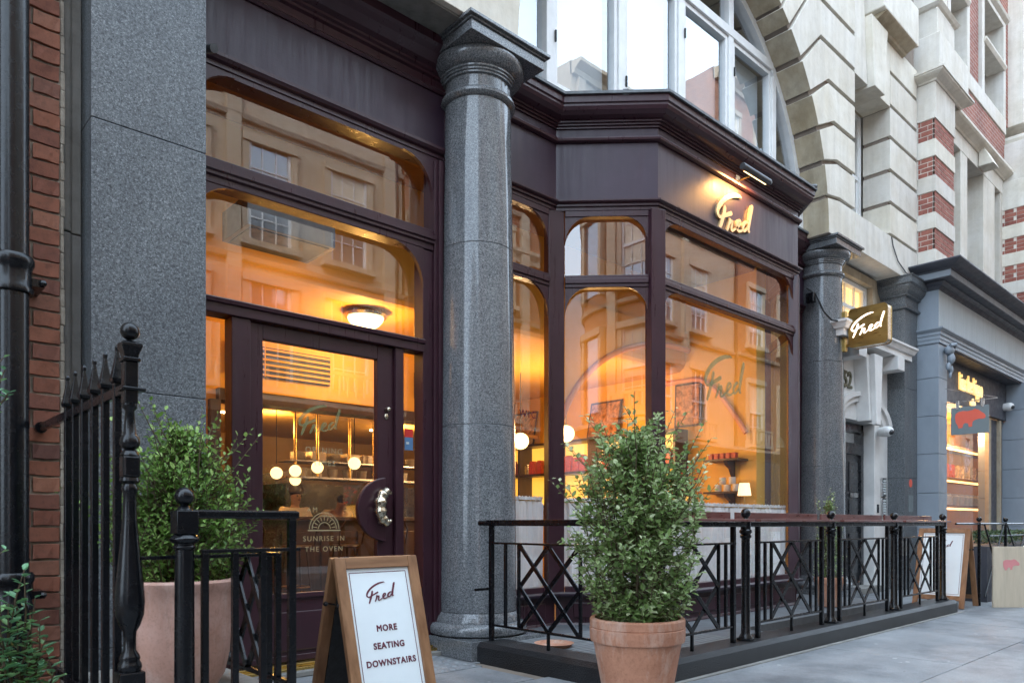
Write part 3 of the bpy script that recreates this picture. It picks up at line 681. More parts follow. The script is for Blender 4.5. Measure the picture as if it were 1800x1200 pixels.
# ---- narrow sash window between the stone piers
def sash(name, x0, x1, z0, z1, y, label, cat='window', parent=None, rows=2, cols=1, glass='glass_far', mat='white_paint', fw=.06, lit=None):
    f = MB()
    for (a, b, c, d) in ((x0, x0+fw, z0, z1), (x1-fw, x1, z0, z1), (x0+fw, x1-fw, z0, z0+fw*1.3), (x0+fw, x1-fw, z1-fw, z1)): f.box(a, b, y, y+.12, c, d)
    w = obj('window', f, mat, parent, .004)
    zm = (z0+z1)/2
    obj('meeting_rail', MB().box(x0+fw, x1-fw, y+.02, y+.08, zm-.03, zm+.03), mat, w, .003)
    for q0 in (x0+fw, x1-fw-.045):
        obj('sash_stile', MB().box(q0, q0+.045, y+.04, y+.08, z0+fw*1.3, zm-.03), mat, w); obj('sash_stile', MB().box(q0, q0+.045, y+.015, y+.055, zm+.03, z1-fw), mat, w)
    if cols > 1:
        b = MB()
        for i in range(1, cols): x = x0+fw + (x1-x0-2*fw)*i/cols; b.box(x-.012, x+.012, y+.03, y+.06, z0+fw, z1-fw)
        for i in range(1, rows*2):
            if i != rows: z = z0 + (z1-z0)*i/(rows*2); b.box(x0+fw, x1-fw, y+.028, y+.058, z-.012, z+.012)
        obj('glazing_bars', b, mat, w)
    obj('pane', MB().add([(x0+fw, y+.07, z0+fw), (x1-fw, y+.07, z0+fw), (x1-fw, y+.07, z1-fw), (x0+fw, y+.07, z1-fw)], [(0,1,2,3)]), glass, w)
    if lit: obj('lit_room', MB().box(x0+fw, x1-fw, y+.10, y+.115, z0+fw, z1-fw), lit, w)
    return w
sash('window', 11.16, 12.47, 5.71, 7.76, 5.05, '', parent=sb, glass='glass')
obj('curtain_drop', MB().box(11.3, 12.3, 5.3, 5.32, 5.8, 7.7), 'stone_warm', sb)

# ================================================================== BLACK DOOR AND ITS STONE SURROUND
ds = thing('door_surround', 'white painted stone door surround with keystone and hood between column and pilaster', 'door surround', (12, 4.95, 0))
DX0, DX1, YD = 11.45, 12.55, 4.87
def surround():
    # jambs
    for x0, x1 in ((10.95, DX0), (DX1, 13.098)):
        obj('jamb', MB().box(x0, x1, YD, 5.05, 0, 2.72), 'white_trim', ds, .006)
    # wall over the opening with a shallow arch
    a = [math.pi*(.16 + .68*i/14) for i in range(15)]
    arc = [(12 + .72*math.cos(t)*1.0, 2.40 + .50*math.sin(t)) for t in a]
    poly = [(DX1, 2.722)] + [(DX1, 2.74)] + [(DX0, 2.74), (DX0, 2.722), (10.95, 2.722), (10.95, 3.88), (13.098, 3.88), (13.098, 2.722)]
    obj('head_panel', MB().box(10.95, 13.098, YD+.004, 5.05, 2.722, 3.88), 'white_trim', ds)
    for r0, r1, pr in ((.96, 1.10, .09), (.80, .955, .05)):
        g = MB(); n = 16
        for i in range(n):
            t0, t1 = math.pi*(.06+.88*i/n), math.pi*(.06+.88*(i+1)/n)
            P = [(12 + r*1.0*math.cos(t), 2.62 + r*.50*math.sin(t)) for r, t in ((r0, t0), (r1, t0), (r1, t1), (r0, t1))]
            g.prism(P, YD-pr, YD+.003)
        obj('arch_moulding', g, 'white_trim', ds)
    obj('keystone', MB().prism([(11.86, 2.70), (12.14, 2.70), (12.27, 3.72), (11.73, 3.72)], YD-.20, YD+.003), 'white_trim', ds, .008)
    obj('keystone', MB().prism([(11.92, 2.64), (12.08, 2.64), (12.16, 3.72), (11.84, 3.72)], YD-.28, YD-.201), 'white_trim', ds, .008)
    for x0 in (11.12, 12.62): obj('hood_bracket', MB().box(x0, x0+.28, YD-.34, YD+.003, 3.58, 3.80), 'white_trim', ds, .006)
    obj('hood', MB().sweep([(10.98, 5.0), (10.98, YD), (13.04, YD), (13.04, 5.0)], [(0, 3.80), (.30, 3.81), (.30, 3.90), (.33, 3.91), (.36, 3.97), (.38, 3.99), (.38, 4.02), (0, 4.06)]), 'white_trim', ds)
    obj('hood_top', MB().box(10.98, 13.04, YD-.01, 5.0, 3.82, 4.055), 'white_trim', ds)
    text('house_number', '52', 'number_bronze', (11.50, YD-.006, 3.30), (1,0,0), (0,0,1), .36, .010, ds, 1.0, .9, bold=.006)
    text('house_number', '53', 'number_bronze', (12.56, YD-.006, 3.30), (1,0,0), (0,0,1), .36, .010, ds, 1.0, .9, bold=.006)
surround()
dr = thing('black_door', 'glossy black panelled front door with letter plate under the white keystone', 'door', (12, 5.1, 0))
g = MB(); g.box(DX0, DX0+.10, 5.04, 5.12, .1, 2.62).box(DX1-.10, DX1, 5.04, 5.12, .1, 2.62).box(DX0+.1, DX1-.1, 5.04, 5.12, 2.22, 2.40).box(DX0+.1, DX1-.1, 5.04, 5.12, 2.58, 2.72); obj('door_frame', g, 'black_door', dr, .005)
obj('fanlight', MB().box(DX0+.1, DX1-.1, 5.10, 5.11, 2.40, 2.58), 'glass_far', dr)
lf = obj('door_leaf', MB().box(DX0+.102, DX1-.102, 5.08, 5.13, .1, 2.218), 'black_door', dr)
for x0, x1 in ((11.62, 11.95), (12.05, 12.38)):
    for z0, z1 in ((.3, .95), (1.12, 1.5), (1.62, 2.1)):
        obj('panel', MB().box(x0, x1, 5.065, 5.081, z0, z1), 'black_door', lf, .008)
obj('letter_plate', MB().box(12.08, 12.36, 5.05, 5.066, 1.53, 1.60), 'steel', lf, .003)
obj('handle', MB().ball((12.0, 5.04, 1.2), .035).tube([(12.0, 5.08, 1.2), (12.0, 5.04, 1.2)], .012), 'brass', lf)
obj('doorstep', MB().box(DX0-.1, DX1+.1, 4.75, 5.13, 0, .098), 'stone_grey', dr, .01)
struct('wall_behind_door', MB().box(10.9, 13.1, 5.14, 5.3, 0, 5.2), 'stone_grey'); bpy.data.objects['wall_behind_door'].name = 'wall_back'
# lit window above the hood
sash('window', 11.45, 12.62, 4.16, 4.98, 5.02, '', parent=ds, cols=3, rows=1, glass='glass', lit='warm_room', fw=.07)
obj('window_architrave', MB().box(12.62, 12.74, 4.92, 5.13, 4.05, 5.1).box(11.3, 11.45, 4.92, 5.13, 4.05, 5.1).box(11.3, 12.74, 4.922, 5.128, 4.985, 5.12), 'stone_warm', ds, .01)
obj('window_side_panel', MB().box(12.742, 13.098, 4.98, 5.13, 4.06, 5.17), 'stone_warm', ds)
# intercom, blank plate, cameras
ic = thing('intercom_panel', 'steel door entry panel with rows of bell buttons on the white jamb', 'intercom', (12.88, 4.86, 1.5))
for z0, z1 in ((1.22, 1.53), (1.55, 1.86)):
    pz = obj('panel_plate', MB().box(12.80, 12.98, YD-.03, YD-.001, z0, z1), 'steel', ic, .003)
    bt = MB()
    for r_ in range(6): bt.box(12.84, 12.94, YD-.036, YD-.029, z0+.04+r_*.042, z0+.065+r_*.042)
    obj('button', bt, 'panel_white', pz)
tag(obj('key_reader', MB().box(12.64, 12.70, YD-.02, YD-.001, 1.28, 1.42), 'black_door', None, .006), 'small black key reader on the white jamb left of the intercom', 'key reader')
def cam_dome(loc, label, facing=(0,-1)):
    t = thing('security_camera', label, 'camera', loc)
    obj('housing', MB().tube([(loc[0], loc[1]+.13, loc[2]), (loc[0], loc[1]+.02, loc[2])], [.075, .09], 18).ball(loc, .088, 18), 'white_paint', t)
    obj('lens', MB().ball((loc[0]-.03, loc[1]-.06, loc[2]-.02), .045, 12), 'black_door', t)
cam_dome((12.66, 4.70, 2.60), 'round white security camera above the intercom beside the black door')

# ================================================================== BLUE SHOP AND BANDED BRICK BUILDING
XB, YB, YR = 13.70, 4.277, 4.63           # left return, front face, recessed wall
bb = thing('brick_building', 'red brick and white stone banded building at the right edge above the blue shop', 'building', (XB, 4.6, 5))
bands = [(5.51, 5.73, 's'), (5.73, 6.087, 'b'), (6.087, 6.355, 's'), (6.355, 6.71, 'b'), (6.71, 6.98, 's'), (6.98, 7.305, 'b'), (7.305, 7.59, 's'), (7.59, 7.94, 'b'), (7.94, 8.55, 's')]
def brick_band(x0, x1, yf, z0, z1, left_y1, nm=4):
    """individually laid bricks on the front and left faces"""
    h = (z1 - z0) / nm
    obj('band_core', MB().box(x0+.006, x1-.02, yf+.006, 5.0, z0, z1), 'mortar_pale', bb)
    for k in range(nm):
        z = z0 + k*h; off = .11 if k % 2 else 0
        xx = x0
        while xx < x1 - .02:
            L_ = min(x1 - xx, (.11 if (xx == x0 and k % 2) else .22)); obj('brick', MB().box(xx+.006, xx+L_-.006, yf+rb.uniform(0,.003), yf+.03, z+.007, z+h-.007), 'brick_far', bb); xx += L_
        yy = yf
        while yy < left_y1 - .02:
            L_ = min(left_y1 - yy, (.22 if k % 2 else .11) if yy == yf else .22); obj('brick', MB().box(x0+rb.uniform(0,.003), x0+.03, yy+.034 if yy == yf else yy+.004, yy+L_-.006, z+.007, z+h-.007), 'brick_far', bb); yy += L_
for z0, z1, k in bands:
    if k == 's': obj('stone_band', MB().box(XB-.012, 14.70, 4.336-.014, 5.0, z0, z1), 'stone', bb, .006)
    else: brick_band(XB, 14.68, 4.336, z0, z1, 4.60)
X2 = 18.9
for z0, z1, k in bands:
    if k == 's': obj('stone_band', MB().box(X2-.012, 20.2, 3.90, 5.0, z0, z1), 'stone', bb, .006)
    else:
        obj('band_core', MB().box(X2+.006, 20.2, 3.94, 5.0, z0, z1), 'mortar_pale', bb); h = (z1-z0)/4
        for q in range(4):
            yy = 3.93
            while yy < 4.63: obj('brick', MB().box(X2, X2+.03, yy+.004+(.05 if q % 2 else 0), yy+.216, z0+q*h+.005, z0+(q+1)*h-.005), 'brick_far', bb); yy += .22
# pier cornice and parapet block
obj('pier_cornice', MB().sweep([(XB, 4.9), (XB, 4.336), (14.98, 4.336), (14.98, 4.62)], [(0, 8.552), (.03, 8.556), (.045, 8.58), (.08, 8.595), (.13, 8.615), (.17, 8.64), (.17, 8.66), (.19, 8.665), (.19, 8.70), (0, 8.72)]), 'stone', bb)
obj('parapet_block', MB().box(13.78, 15.3, 4.28, 5.2, 8.72, 9.42), 'stone', bb, .01)
obj('parapet_block', MB().box(14.2, 15.1, 4.45, 5.2, 9.422, 10.1), 'stone', bb, .01)
obj('pedestal_cap', MB().sweep([(14.2, 5.0), (14.2, 4.45), (15.1, 4.45), (15.1, 5.0)], [(0, 10.102), (.04, 10.12), (.08, 10.17), (0, 10.19)]), 'stone', bb)
obj('parapet_block', MB().box(14.35, 14.95, 4.52, 5.2, 10.19, 14), 'stone', bb, .01)
# recessed wall with windows
obj('stone_pier', MB().box(14.70, 15.58, YR, 5.1, 5.3, 8.30), 'stone', bb, .006)
obj('stone_pier', MB().box(16.05, 16.46, YR-.004, 5.1, 5.3, 8.30), 'stone', bb, .006)
obj('stone_pier', MB().box(17.50, 18.30, YR-.004, 5.1, 5.3, 8.30), 'stone', bb, .006)
obj('stone_pier', MB().box(18.72, 18.91, YR, 5.1, 5.3, 8.30), 'stone', bb, .006)
obj('stone_lintel', MB().box(14.70, 18.93, YR-.008, 5.1, 8.302, 8.60), 'stone', bb, .006)
sash('window', 15.58, 16.05, 5.3, 8.30, 4.92, '', parent=bb); sash('window', 16.46, 17.50, 5.3, 8.30, 4.92, '', parent=bb); sash('window', 18.30, 18.72, 5.3, 8.30, 4.92, '', parent=bb)
obj('string_moulding', MB().sweep([(14.9, YR), (18.95, YR)], [(0, 8.602), (.03, 8.605), (.05, 8.63), (.10, 8.66), (.17, 8.69), (.20, 8.72), (.20, 8.77), (0, 8.79)]), 'stone', bb)
obj('scroll_keystone', MB().prism([(0, 0), (.62, 0), (.62, .08), (0, .9)], 0, .3, lambda x, y, z: (17.1+y*1.3, YR-.02-z*.30, 8.32+x*.85)), 'stone', bb, .04)
obj('brick_frieze', MB().box(14.9, 19.0, YR-.02, 5.1, 8.792, 9.62), 'brick_wall', bb)
obj('sill_course', MB().box(14.9, 19.0, YR-.045, 5.1, 9.622, 9.95), 'stone', bb, .01)
obj('upper_wall', MB().box(14.9, 15.2, YR+.02, 5.1, 9.952, 14.5).box(16.55, 17.25, YR+.02, 5.1, 9.952, 14.5).box(19.05, 19.4, YR+.02, 5.1, 9.952, 14.5).box(17.25, 19.05, YR+.02, 5.1, 12.3, 14.5), 'brick_wall', bb)
def upper_window(x0, x1, z0, z1):
    sash('window', x0+.16, x1-.16, z0, z1, 4.95, '', parent=bb)
    obj('window_surround', MB().box(x0, x0+.16, YR-.04, 5.0, z0-.1, z1+.1).box(x1-.16, x1, YR-.04, 5.0, z0-.1, z1+.1).box(x0+.16, x1-.16, YR-.038, 5.0, z1, z1+.1), 'stone', bb, .01)
    obj('transom_moulding', MB().sweep([(x0+.1, YR-.02), (x1-.1, YR-.02)], [(-.3, (z0+z1)/2+.02), (.03, (z0+z1)/2+.025), (.07, (z0+z1)/2+.08), (.07, (z0+z1)/2+.12), (-.3, (z0+z1)/2+.14)]), 'stone', bb)
    obj('window_hood', MB().sweep([(x0-.05, YR), (x1+.05, YR)], [(0, z1+.102), (.04, z1+.106), (.10, z1+.15), (.12, z1+.20), (0, z1+.22)]), 'stone', bb)
upper_window(15.22, 16.5, 9.96, 12.4); upper_window(17.3, 19.0, 9.96, 11.95)
obj('stone_pier', MB().box(19.4, 20.6, 4.35, 5.2, 9.96, 14.5), 'stone', bb, .01)
obj('pier_cornice', MB().sweep([(19.4, 5.0), (19.4, 4.35), (20.6, 4.35)], [(0, 9.5), (.06, 9.52), (.12, 9.62), (.12, 9.68), (0, 9.7)]), 'stone', bb)
obj('stone_band', MB().box(18.95, 20.6, 4.0, 5.2, 8.552, 9.4), 'stone', bb, .01)

bs = thing('blue_shop', 'blue grey painted shopfront with deep cornice and lit window at the right edge', 'shopfront', (XB, 4.6, 0))
XE = 18.9
def blocks(x0, x1, y0, y1, zs):
    for a, b in zip(zs, zs[1:]): obj('painted_block', MB().box(x0, x1, y0, y1, a+.003, b-.003), 'blue_paint', bs, .005)
blocks(XB, 14.12, YB, 5.1, [0, .35, .98, 1.62, 2.28, 2.92, 3.56, 4.14])
blocks(XE, 22, YB-.2, 5.1, [0, .45, 1.05, 1.66, 2.28, 2.92, 3.56, 4.14])
obj('fascia', MB().box(XB, 22, YB-.002, 5.1, 4.397, 5.03), ['blue_fascia'], bs)
obj('fascia_return', MB().box(XB-.006, XB-.001, YB, 4.6, 4.397, 5.03), 'blue_paint', bs)
obj('entablature', MB().sweep([(XB, 4.60), (XB, YB), (22, YB)], [(-.06, 4.14), (.02, 4.142), (.02, 4.20), (.03, 4.205), (.03, 4.265), (.045, 4.27), (.045, 4.32), (.06, 4.33), (.09, 4.365), (.09, 4.385), (-.06, 4.395)]), 'blue_paint', bs)
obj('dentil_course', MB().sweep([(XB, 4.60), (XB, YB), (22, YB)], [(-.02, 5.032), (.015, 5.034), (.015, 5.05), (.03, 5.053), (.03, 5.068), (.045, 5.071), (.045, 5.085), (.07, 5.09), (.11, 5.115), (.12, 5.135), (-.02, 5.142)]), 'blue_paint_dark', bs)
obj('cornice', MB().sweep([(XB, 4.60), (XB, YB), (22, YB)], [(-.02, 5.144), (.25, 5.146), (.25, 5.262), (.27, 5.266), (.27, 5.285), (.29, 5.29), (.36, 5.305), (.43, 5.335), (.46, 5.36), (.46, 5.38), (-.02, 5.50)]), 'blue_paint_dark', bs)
obj('cornice_fillet', MB().sweep([(XB, 4.60), (XB, YB), (22, YB)], [(.2515, 5.158), (.2575, 5.158), (.2575, 5.256), (.2515, 5.256)]), 'blue_paint', bs)
obj('carved_bracket', MB().ball((13.98, 4.20, 4.04), .11, 12, (1, .7, .8)).ball((14.0, 4.18, 3.90), .08, 10, (.9, .8, 1.3)).ball((13.93, 4.2, 3.76), .05, 10, (.8, .8, 1.5)).ball((14.05, 4.2, 3.72), .05, 10, (.8, .8, 1.8)).ball((14.0, 4.19, 3.62), .035, 8, (.8, .8, 1.6)).tube([(13.9, 4.16, 4.1), (14.0, 4.11, 4.13), (14.1, 4.16, 4.1)], .03), 'blue_paint', bs)
# recess: soffit, inner fascia, frame, glass
YG = 4.64
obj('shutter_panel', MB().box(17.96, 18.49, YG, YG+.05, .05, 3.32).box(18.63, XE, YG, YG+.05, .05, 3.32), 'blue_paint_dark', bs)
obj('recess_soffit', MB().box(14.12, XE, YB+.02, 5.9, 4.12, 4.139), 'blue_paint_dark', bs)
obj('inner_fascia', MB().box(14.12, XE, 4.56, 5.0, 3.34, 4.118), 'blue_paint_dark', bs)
obj('window_frame', MB().box(14.12, 14.2, YG-.04, YG+.04, .5, 3.32).box(17.8, 17.95, YG-.04, YG+.04, .1, 3.32).box(18.5, 18.62, YG-.06, YG+.04, .1, 3.32).box(14.2, 17.8, YG-.04, YG+.04, .42, .52), 'stone_warm', bs, .006)
obj('stall_riser', MB().box(14.12, 17.95, 4.58, 4.7, 0, .418), 'blue_paint', bs)
obj('pane', MB().add([(14.2, YG, .5), (17.8, YG, .5), (17.8, YG, 3.32), (14.2, YG, 3.32)], [(0,1,2,3)]), 'glass_shop', bs)
ir = MB(); ir.box(14.12, 22, 5.8, 5.9, 0, 4.1); ir.box(14.0, 22, 4.7, 5.8, 3.4, 3.5); ir.box(22, 22.1, 4.7, 5.8, 0, 4.1); ir.box(14.02, 14.11, 5.11, 5.8, 0, 4.1); ir.box(14.0, 22, 4.7, 5.8, .0, .1)
obj('interior_shell', ir, 'orange_wall', bs)
text('lettering', 'kiss the hippo', 'gold_glow', (16.4, 4.545, 3.78), (1,0,0), (0,0,1), .46, .01, bs, .92, .62, bold=.006)
text('lettering', 'coffee', 'gold_glow', (16.5, 4.545, 3.47), (1,0,0), (0,0,1), .20, .01, bs, .92, .7, bold=.004)
# lit shelves inside with jars
for z in (2.05, 1.45, 2.75):
    s_ = tag(obj('lit_shelf', MB().box(14.2, 21.9, 5.35, 5.79, z, z+.06), 'pine_h'), {2.05: 'middle lit orange shelf inside the blue shop window', 1.45: 'lowest lit orange shelf inside the blue shop window', 2.75: 'topmost lit orange shelf inside the blue shop window'}[z], 'shelf', 'lit shelves in the blue shop')
    obj('light_strip', MB().box(14.2, 21.9, 5.34, 5.37, z-.045, z-.003), 'strip', s_)
ri = random.Random(5)
for z in (1.511, .62+.0, 2.111):
    x = 15.6
    while x < 20.8:
        k = ri.choice('jbb')
        lab = {1.511: 'on the middle run of the blue shop shelving', .62: 'low in the blue shop window', 2.111: 'on the upper lit shelf of the blue shop'}[z]
        if z > 2: t_ = tag(obj('coffee_bag', MB().box(x, x+.2, 5.5, 5.6, z, z+.32), ri.choice(['red_pack', 'poster_b']), None, .01), 'coffee bags ' + lab, 'bag', 'coffee bags in the blue shop')
        elif z > 1: t_ = tag(obj('storage_jar', MB().lathe([(.10, 0), (.11, .02), (.11, .2), (.08, .23), (.08, .26), (0, .27)], x+.12, 5.55, z, 12), 'ceramic'), 'white jars ' + lab, 'jar', 'jars in the blue shop')
        x += ri.uniform(.26, .5)
struct('counter_block', MB().box(14.3, 19, 4.75, 5.3, .1, .72), 'pine_h'); bpy.data.objects['counter_block'].name = 'wooden_bench'
bpy.data.objects['wooden_bench']['kind'] = 'thing'; tag(bpy.data.objects['wooden_bench'], 'wooden window seat inside the blue shop', 'seat')
for i, x in enumerate((15.4, 16.6, 17.8)):
    l = bpy.data.lights.new('shop_light', 'POINT'); l.energy = 14; l.color = (1, .58, .25); l.shadow_soft_size = .15
    o = bpy.data.objects.new('shop_light', l); o.location = (x+1, 5.1, 3.0); C.objects.link(o)
# hanging hippo sign
hs = thing('hanging_sign', 'grey hanging sign with a red hippo silhouette on steel wires', 'sign', (13.9, 3.9, 3.2))
HX = 14.0
sg = obj('sign_panel', MB().box(HX-.012, HX+.012, 3.62, 4.18, 2.60, 3.06), 'grey_sign', hs, .002)
HIP = [(.10,.62),(.12,.72),(.2,.78),(.32,.80),(.45,.78),(.58,.80),(.66,.84),(.69,.80),(.74,.80),(.80,.74),(.90,.66),(.94,.58),(.92,.52),(.84,.50),(.76,.52),(.68,.50),(.60,.46),(.575,.40),(.575,.30),(.48,.28),(.46,.40),(.38,.42),(.33,.38),(.31,.28),(.20,.26),(.18,.34),(.12,.46)]
def hippo(mat, o, u, v, s, parent, d=.002):
    u, v = Vector(u), Vector(v); n = u.cross(v); mb = MB(); k = len(HIP)
    vs = [Vector(o) + u*(a*s) + v*(b*s) + n*h for h in (0, d) for a, b in HIP]
    mb.add(vs, [tuple(reversed(range(k))), tuple(range(k, 2*k))] + [(i, (i+1) % k, (i+1) % k + k, i+k) for i in range(k)])
    return obj('hippo_emblem', mb, mat, parent)
hippo('hippo_red', (HX-.0125, 4.17, 2.56), (0,-1,0), (0,0,1), .54, hs)
obj('wire', MB().tube([(HX, 4.27, 3.15), (HX, 3.50, 3.15)], .007, 6).tube([(HX, 4.27, 3.40), (HX, 3.5, 3.16)], .004, 5), 'steel', hs)
obj('clamp', MB().box(HX-.02, HX+.02, 3.69, 3.73, 3.03, 3.17).box(HX-.02, HX+.02, 4.06, 4.10, 3.03, 3.17), 'steel', hs)
cam_dome((18.7, 4.45, 3.62), 'round white security camera on the blue shop, right of the gold lettering')
# ================================================================== SHOPFRONT
sf = thing('shopfront', 'dark aubergine timber shopfront with angled bay window and gilt shop name', 'shopfront', (6, 5.1, 0))
AU, AT = 'aubergine', 'aubergine_trim'
def bracket(o, u, r, y0, y1, right, rz=None):
    """rounded corner piece under a transom: o = corner point, u = direction along the face"""
    o = Vector(o); u = Vector(u); n = Vector((u.y, -u.x, 0)); rz = rz or r; k = 8; sg = -1 if right else 1
    pts = [(0, 0)] + [(r*(1-math.cos(a)), -rz*(1-math.sin(a))) for a in [math.pi/2*i/k for i in range(k+1)]]
    vs = [o + u*(sg*a) + Vector((0,0,b)) + n*(-h) for h in (y0, y1) for a, b in pts]
    m = len(pts); return MB().add(vs, [tuple(range(m)), tuple(reversed(range(m, 2*m)))] + [(i, (i+1) % m, (i+1) % m + m, i+m) for i in range(m)])
def bar(p0, p1, z0, z1, front, back, cut0=0, cut1=0):
    """timber between two plan points; front/back measured from the face line, positive outwards"""
    p0, p1 = Vector((p0[0], p0[1], 0)), Vector((p1[0], p1[1], 0)); u = (p1-p0).normalized(); n = Vector((u.y, -u.x, 0))
    a = p0 + u*cut0; b = p1 - u*cut1
    return MB().obox(a + n*front + Vector((0,0,z0)), b - a, -n*(front-back), Vector((0,0,z1-z0)))
# ---- entrance part (x 1.70 - 3.88)
EY = 5.15
obj('fascia_board', MB().box(1.66, 3.95, EY-.02, EY+.08, 4.33, 4.80), AU, sf)
obj('head_frame', MB().box(1.66, 3.95, EY-.03, EY+.11, 4.201, 4.329), AT, sf)
obj('fascia_moulding', MB().sweep([(1.66, EY-.02), (3.95, EY-.02)], [(-.05, 4.20), (.0, 4.20), (.0, 4.235), (.02, 4.24), (.02, 4.27), (.045, 4.28), (.06, 4.30), (.06, 4.325), (-.05, 4.33)]), AT, sf)
obj('cornice', MB().sweep([(1.66, EY-.02), (3.95, EY-.02)], [(-.05, 4.801), (.015, 4.801), (.03, 4.82), (.015, 4.84), (.015, 4.90), (.04, 4.91), (.04, 4.93), (.06, 4.94), (.06, 4.96), (.10, 4.98), (.15, 5.03), (.19, 5.06), (.21, 5.08), (.21, 5.15), (-.05, 5.15)]), AT, sf)
def frame_box(name, x0, x1, z0, z1, yf=EY-.05, yb=EY+.09, mat=AT, bev=.006, parent=None): return obj(name, MB().box(x0, x1, yf, yb, z0, z1), mat, parent or sf, bev)
frame_box('post', 3.79, 3.92, 0, 4.20, EY-.07)
frame_box('post_moulding', 3.825, 3.865, 0, 4.20, EY-.095, EY-.071)
frame_box('post', 1.66, 1.78, 0, 4.20, EY-.07)
frame_box('inner_post', 3.69, 3.789, 0, 3.42, EY-.045)
frame_box('transom', 1.781, 3.789, 3.425, 3.60, EY-.055)
obj('transom_moulding', MB().sweep([(1.79, EY-.055), (3.789, EY-.055)], [(0, 3.47), (.02, 3.48), (.02, 3.50), (.035, 3.51), (.035, 3.545), (0, 3.56)]), AT, sf)
frame_box('transom', 1.781, 3.689, 2.545, 2.655, EY-.065)
obj('transom_moulding', MB().sweep([(1.79, EY-.065), (3.689, EY-.065)], [(0, 2.61), (.02, 2.615), (.025, 2.64), (0, 2.654)]), AT, sf)
frame_box('mullion', 2.06, 2.195, 0.05, 2.544, EY-.045)
frame_box('mullion', 3.415, 3.495, 0.05, 2.544, EY-.045)
for (x, z, right, r) in ((3.789, 4.199, True, .30), (1.781, 4.199, False, .30), (3.689, 3.424, True, .30), (1.781, 3.424, False, .30)):
    obj('corner_bracket', bracket((x, EY, z), (1, 0, 0), r, -.05, -.015, right, r*1.1), AT, sf)
def pane(x0, x1, z0, z1, y=EY+.065, name='pane', parent=None): return obj(name, MB().add([(x0, y, z0), (x1, y, z0), (x1, y, z1), (x0, y, z1)], [(0,1,2,3)]), 'glass', parent or sf)
pane(1.78, 3.79, 3.60, 4.20); pane(1.78, 3.69, 2.655, 3.425); pane(1.78, 2.06, .55, 2.545); pane(3.495, 3.69, .55, 2.545)
frame_box('sidelight_panel', 3.496, 3.689, .08, .55, EY-.02); frame_box('sidelight_panel', 1.781, 2.059, .08, .55, EY-.02)
frame_box('sidelight_rail', 3.496, 3.689, .50, .56, EY-.035, EY-.021)
obj('threshold', MB().box(1.75, 3.79, EY-.10, EY+.1, .04, .079), 'brass', sf, .004)
obj('step', MB().box(1.70, 3.75, EY-.22, EY+.1, 0, .039), 'stone_grey', sf, .006)
obj('step_nosing', MB().box(1.75, 3.79, EY-.16, EY-.101, .002, .06), 'brass', sf, .004)
# ---- door (a part of the shopfront that is a thing of its own: it swings)
dr2 = thing('shop_door', 'dark timber glazed shop door with brass croissant handle on a half round plate', 'door', (2.8, EY, .08))
DY = EY - .01
D = MB(); D.box(2.197, 2.30, DY, DY+.06, .082, 2.54).box(3.262, 3.412, DY, DY+.06, .082, 2.54).box(2.30, 3.262, DY, DY+.06, 2.43, 2.54).box(2.30, 3.262, DY, DY+.06, .082, .56)
obj('door_frame', D, AT, dr2, .006)
obj('lower_panel', MB().box(2.36, 3.20, DY-.015, DY-.001, .16, .45), AT, dr2, .01)
obj('glazing_rail', MB().box(2.30, 3.262, DY-.025, DY-.001, .55, .59), AT, dr2, .006)
obj('kick_rail', MB().box(2.2, 3.41, DY-.02, DY-.001, .085, .13), AT, dr2, .004)
pane(2.30, 3.262, .56, 2.43, DY+.03, 'pane', dr2)
# half round pull plate with croissant
k = 20; pts = [(3.315, .955)] + [(3.315 - .262*math.sin(math.pi*i/k), 1.215 - .255*math.cos(math.pi*i/k)) for i in range(1, k)] + [(3.315, 1.475)]
obj('pull_plate', MB().prism(pts, DY-.045, DY-.001), AT, dr2, .008)
cr = MB(); P = []; rr = []
for i in range(41):
    t = i/40; a = R(55 + 250*t); P.append((3.30 + .065*math.cos(a), DY-.085 - .0*t, 1.235 + .125*math.sin(a)))
    rr.append((.010 + .040*math.sin(math.pi*t)**.8) * (1 + .13*math.cos(t*2*math.pi*7)))
cr.tube(P, rr, 12); obj('croissant_handle', cr, 'silver_brass', dr2, smooth_angle=70)
obj('handle_fixing', MB().tube([(3.27, DY-.08, 1.32), (3.27, DY-.045, 1.32)], .01).tube([(3.25, DY-.08, 1.15), (3.25, DY-.045, 1.15)], .01), 'brass', dr2)
lk = obj('lock', MB().tube([(3.345, DY-.001, 2.03), (3.345, DY-.03, 2.03)], .018, 12).ball((3.345, DY-.035, 2.03), .02, 10), 'silver_brass', dr2)
obj('lock_cover', MB().ball((3.345, DY-.006, 1.975), .024, 12, (.8, .3, 1.1)), 'silver_brass', lk)
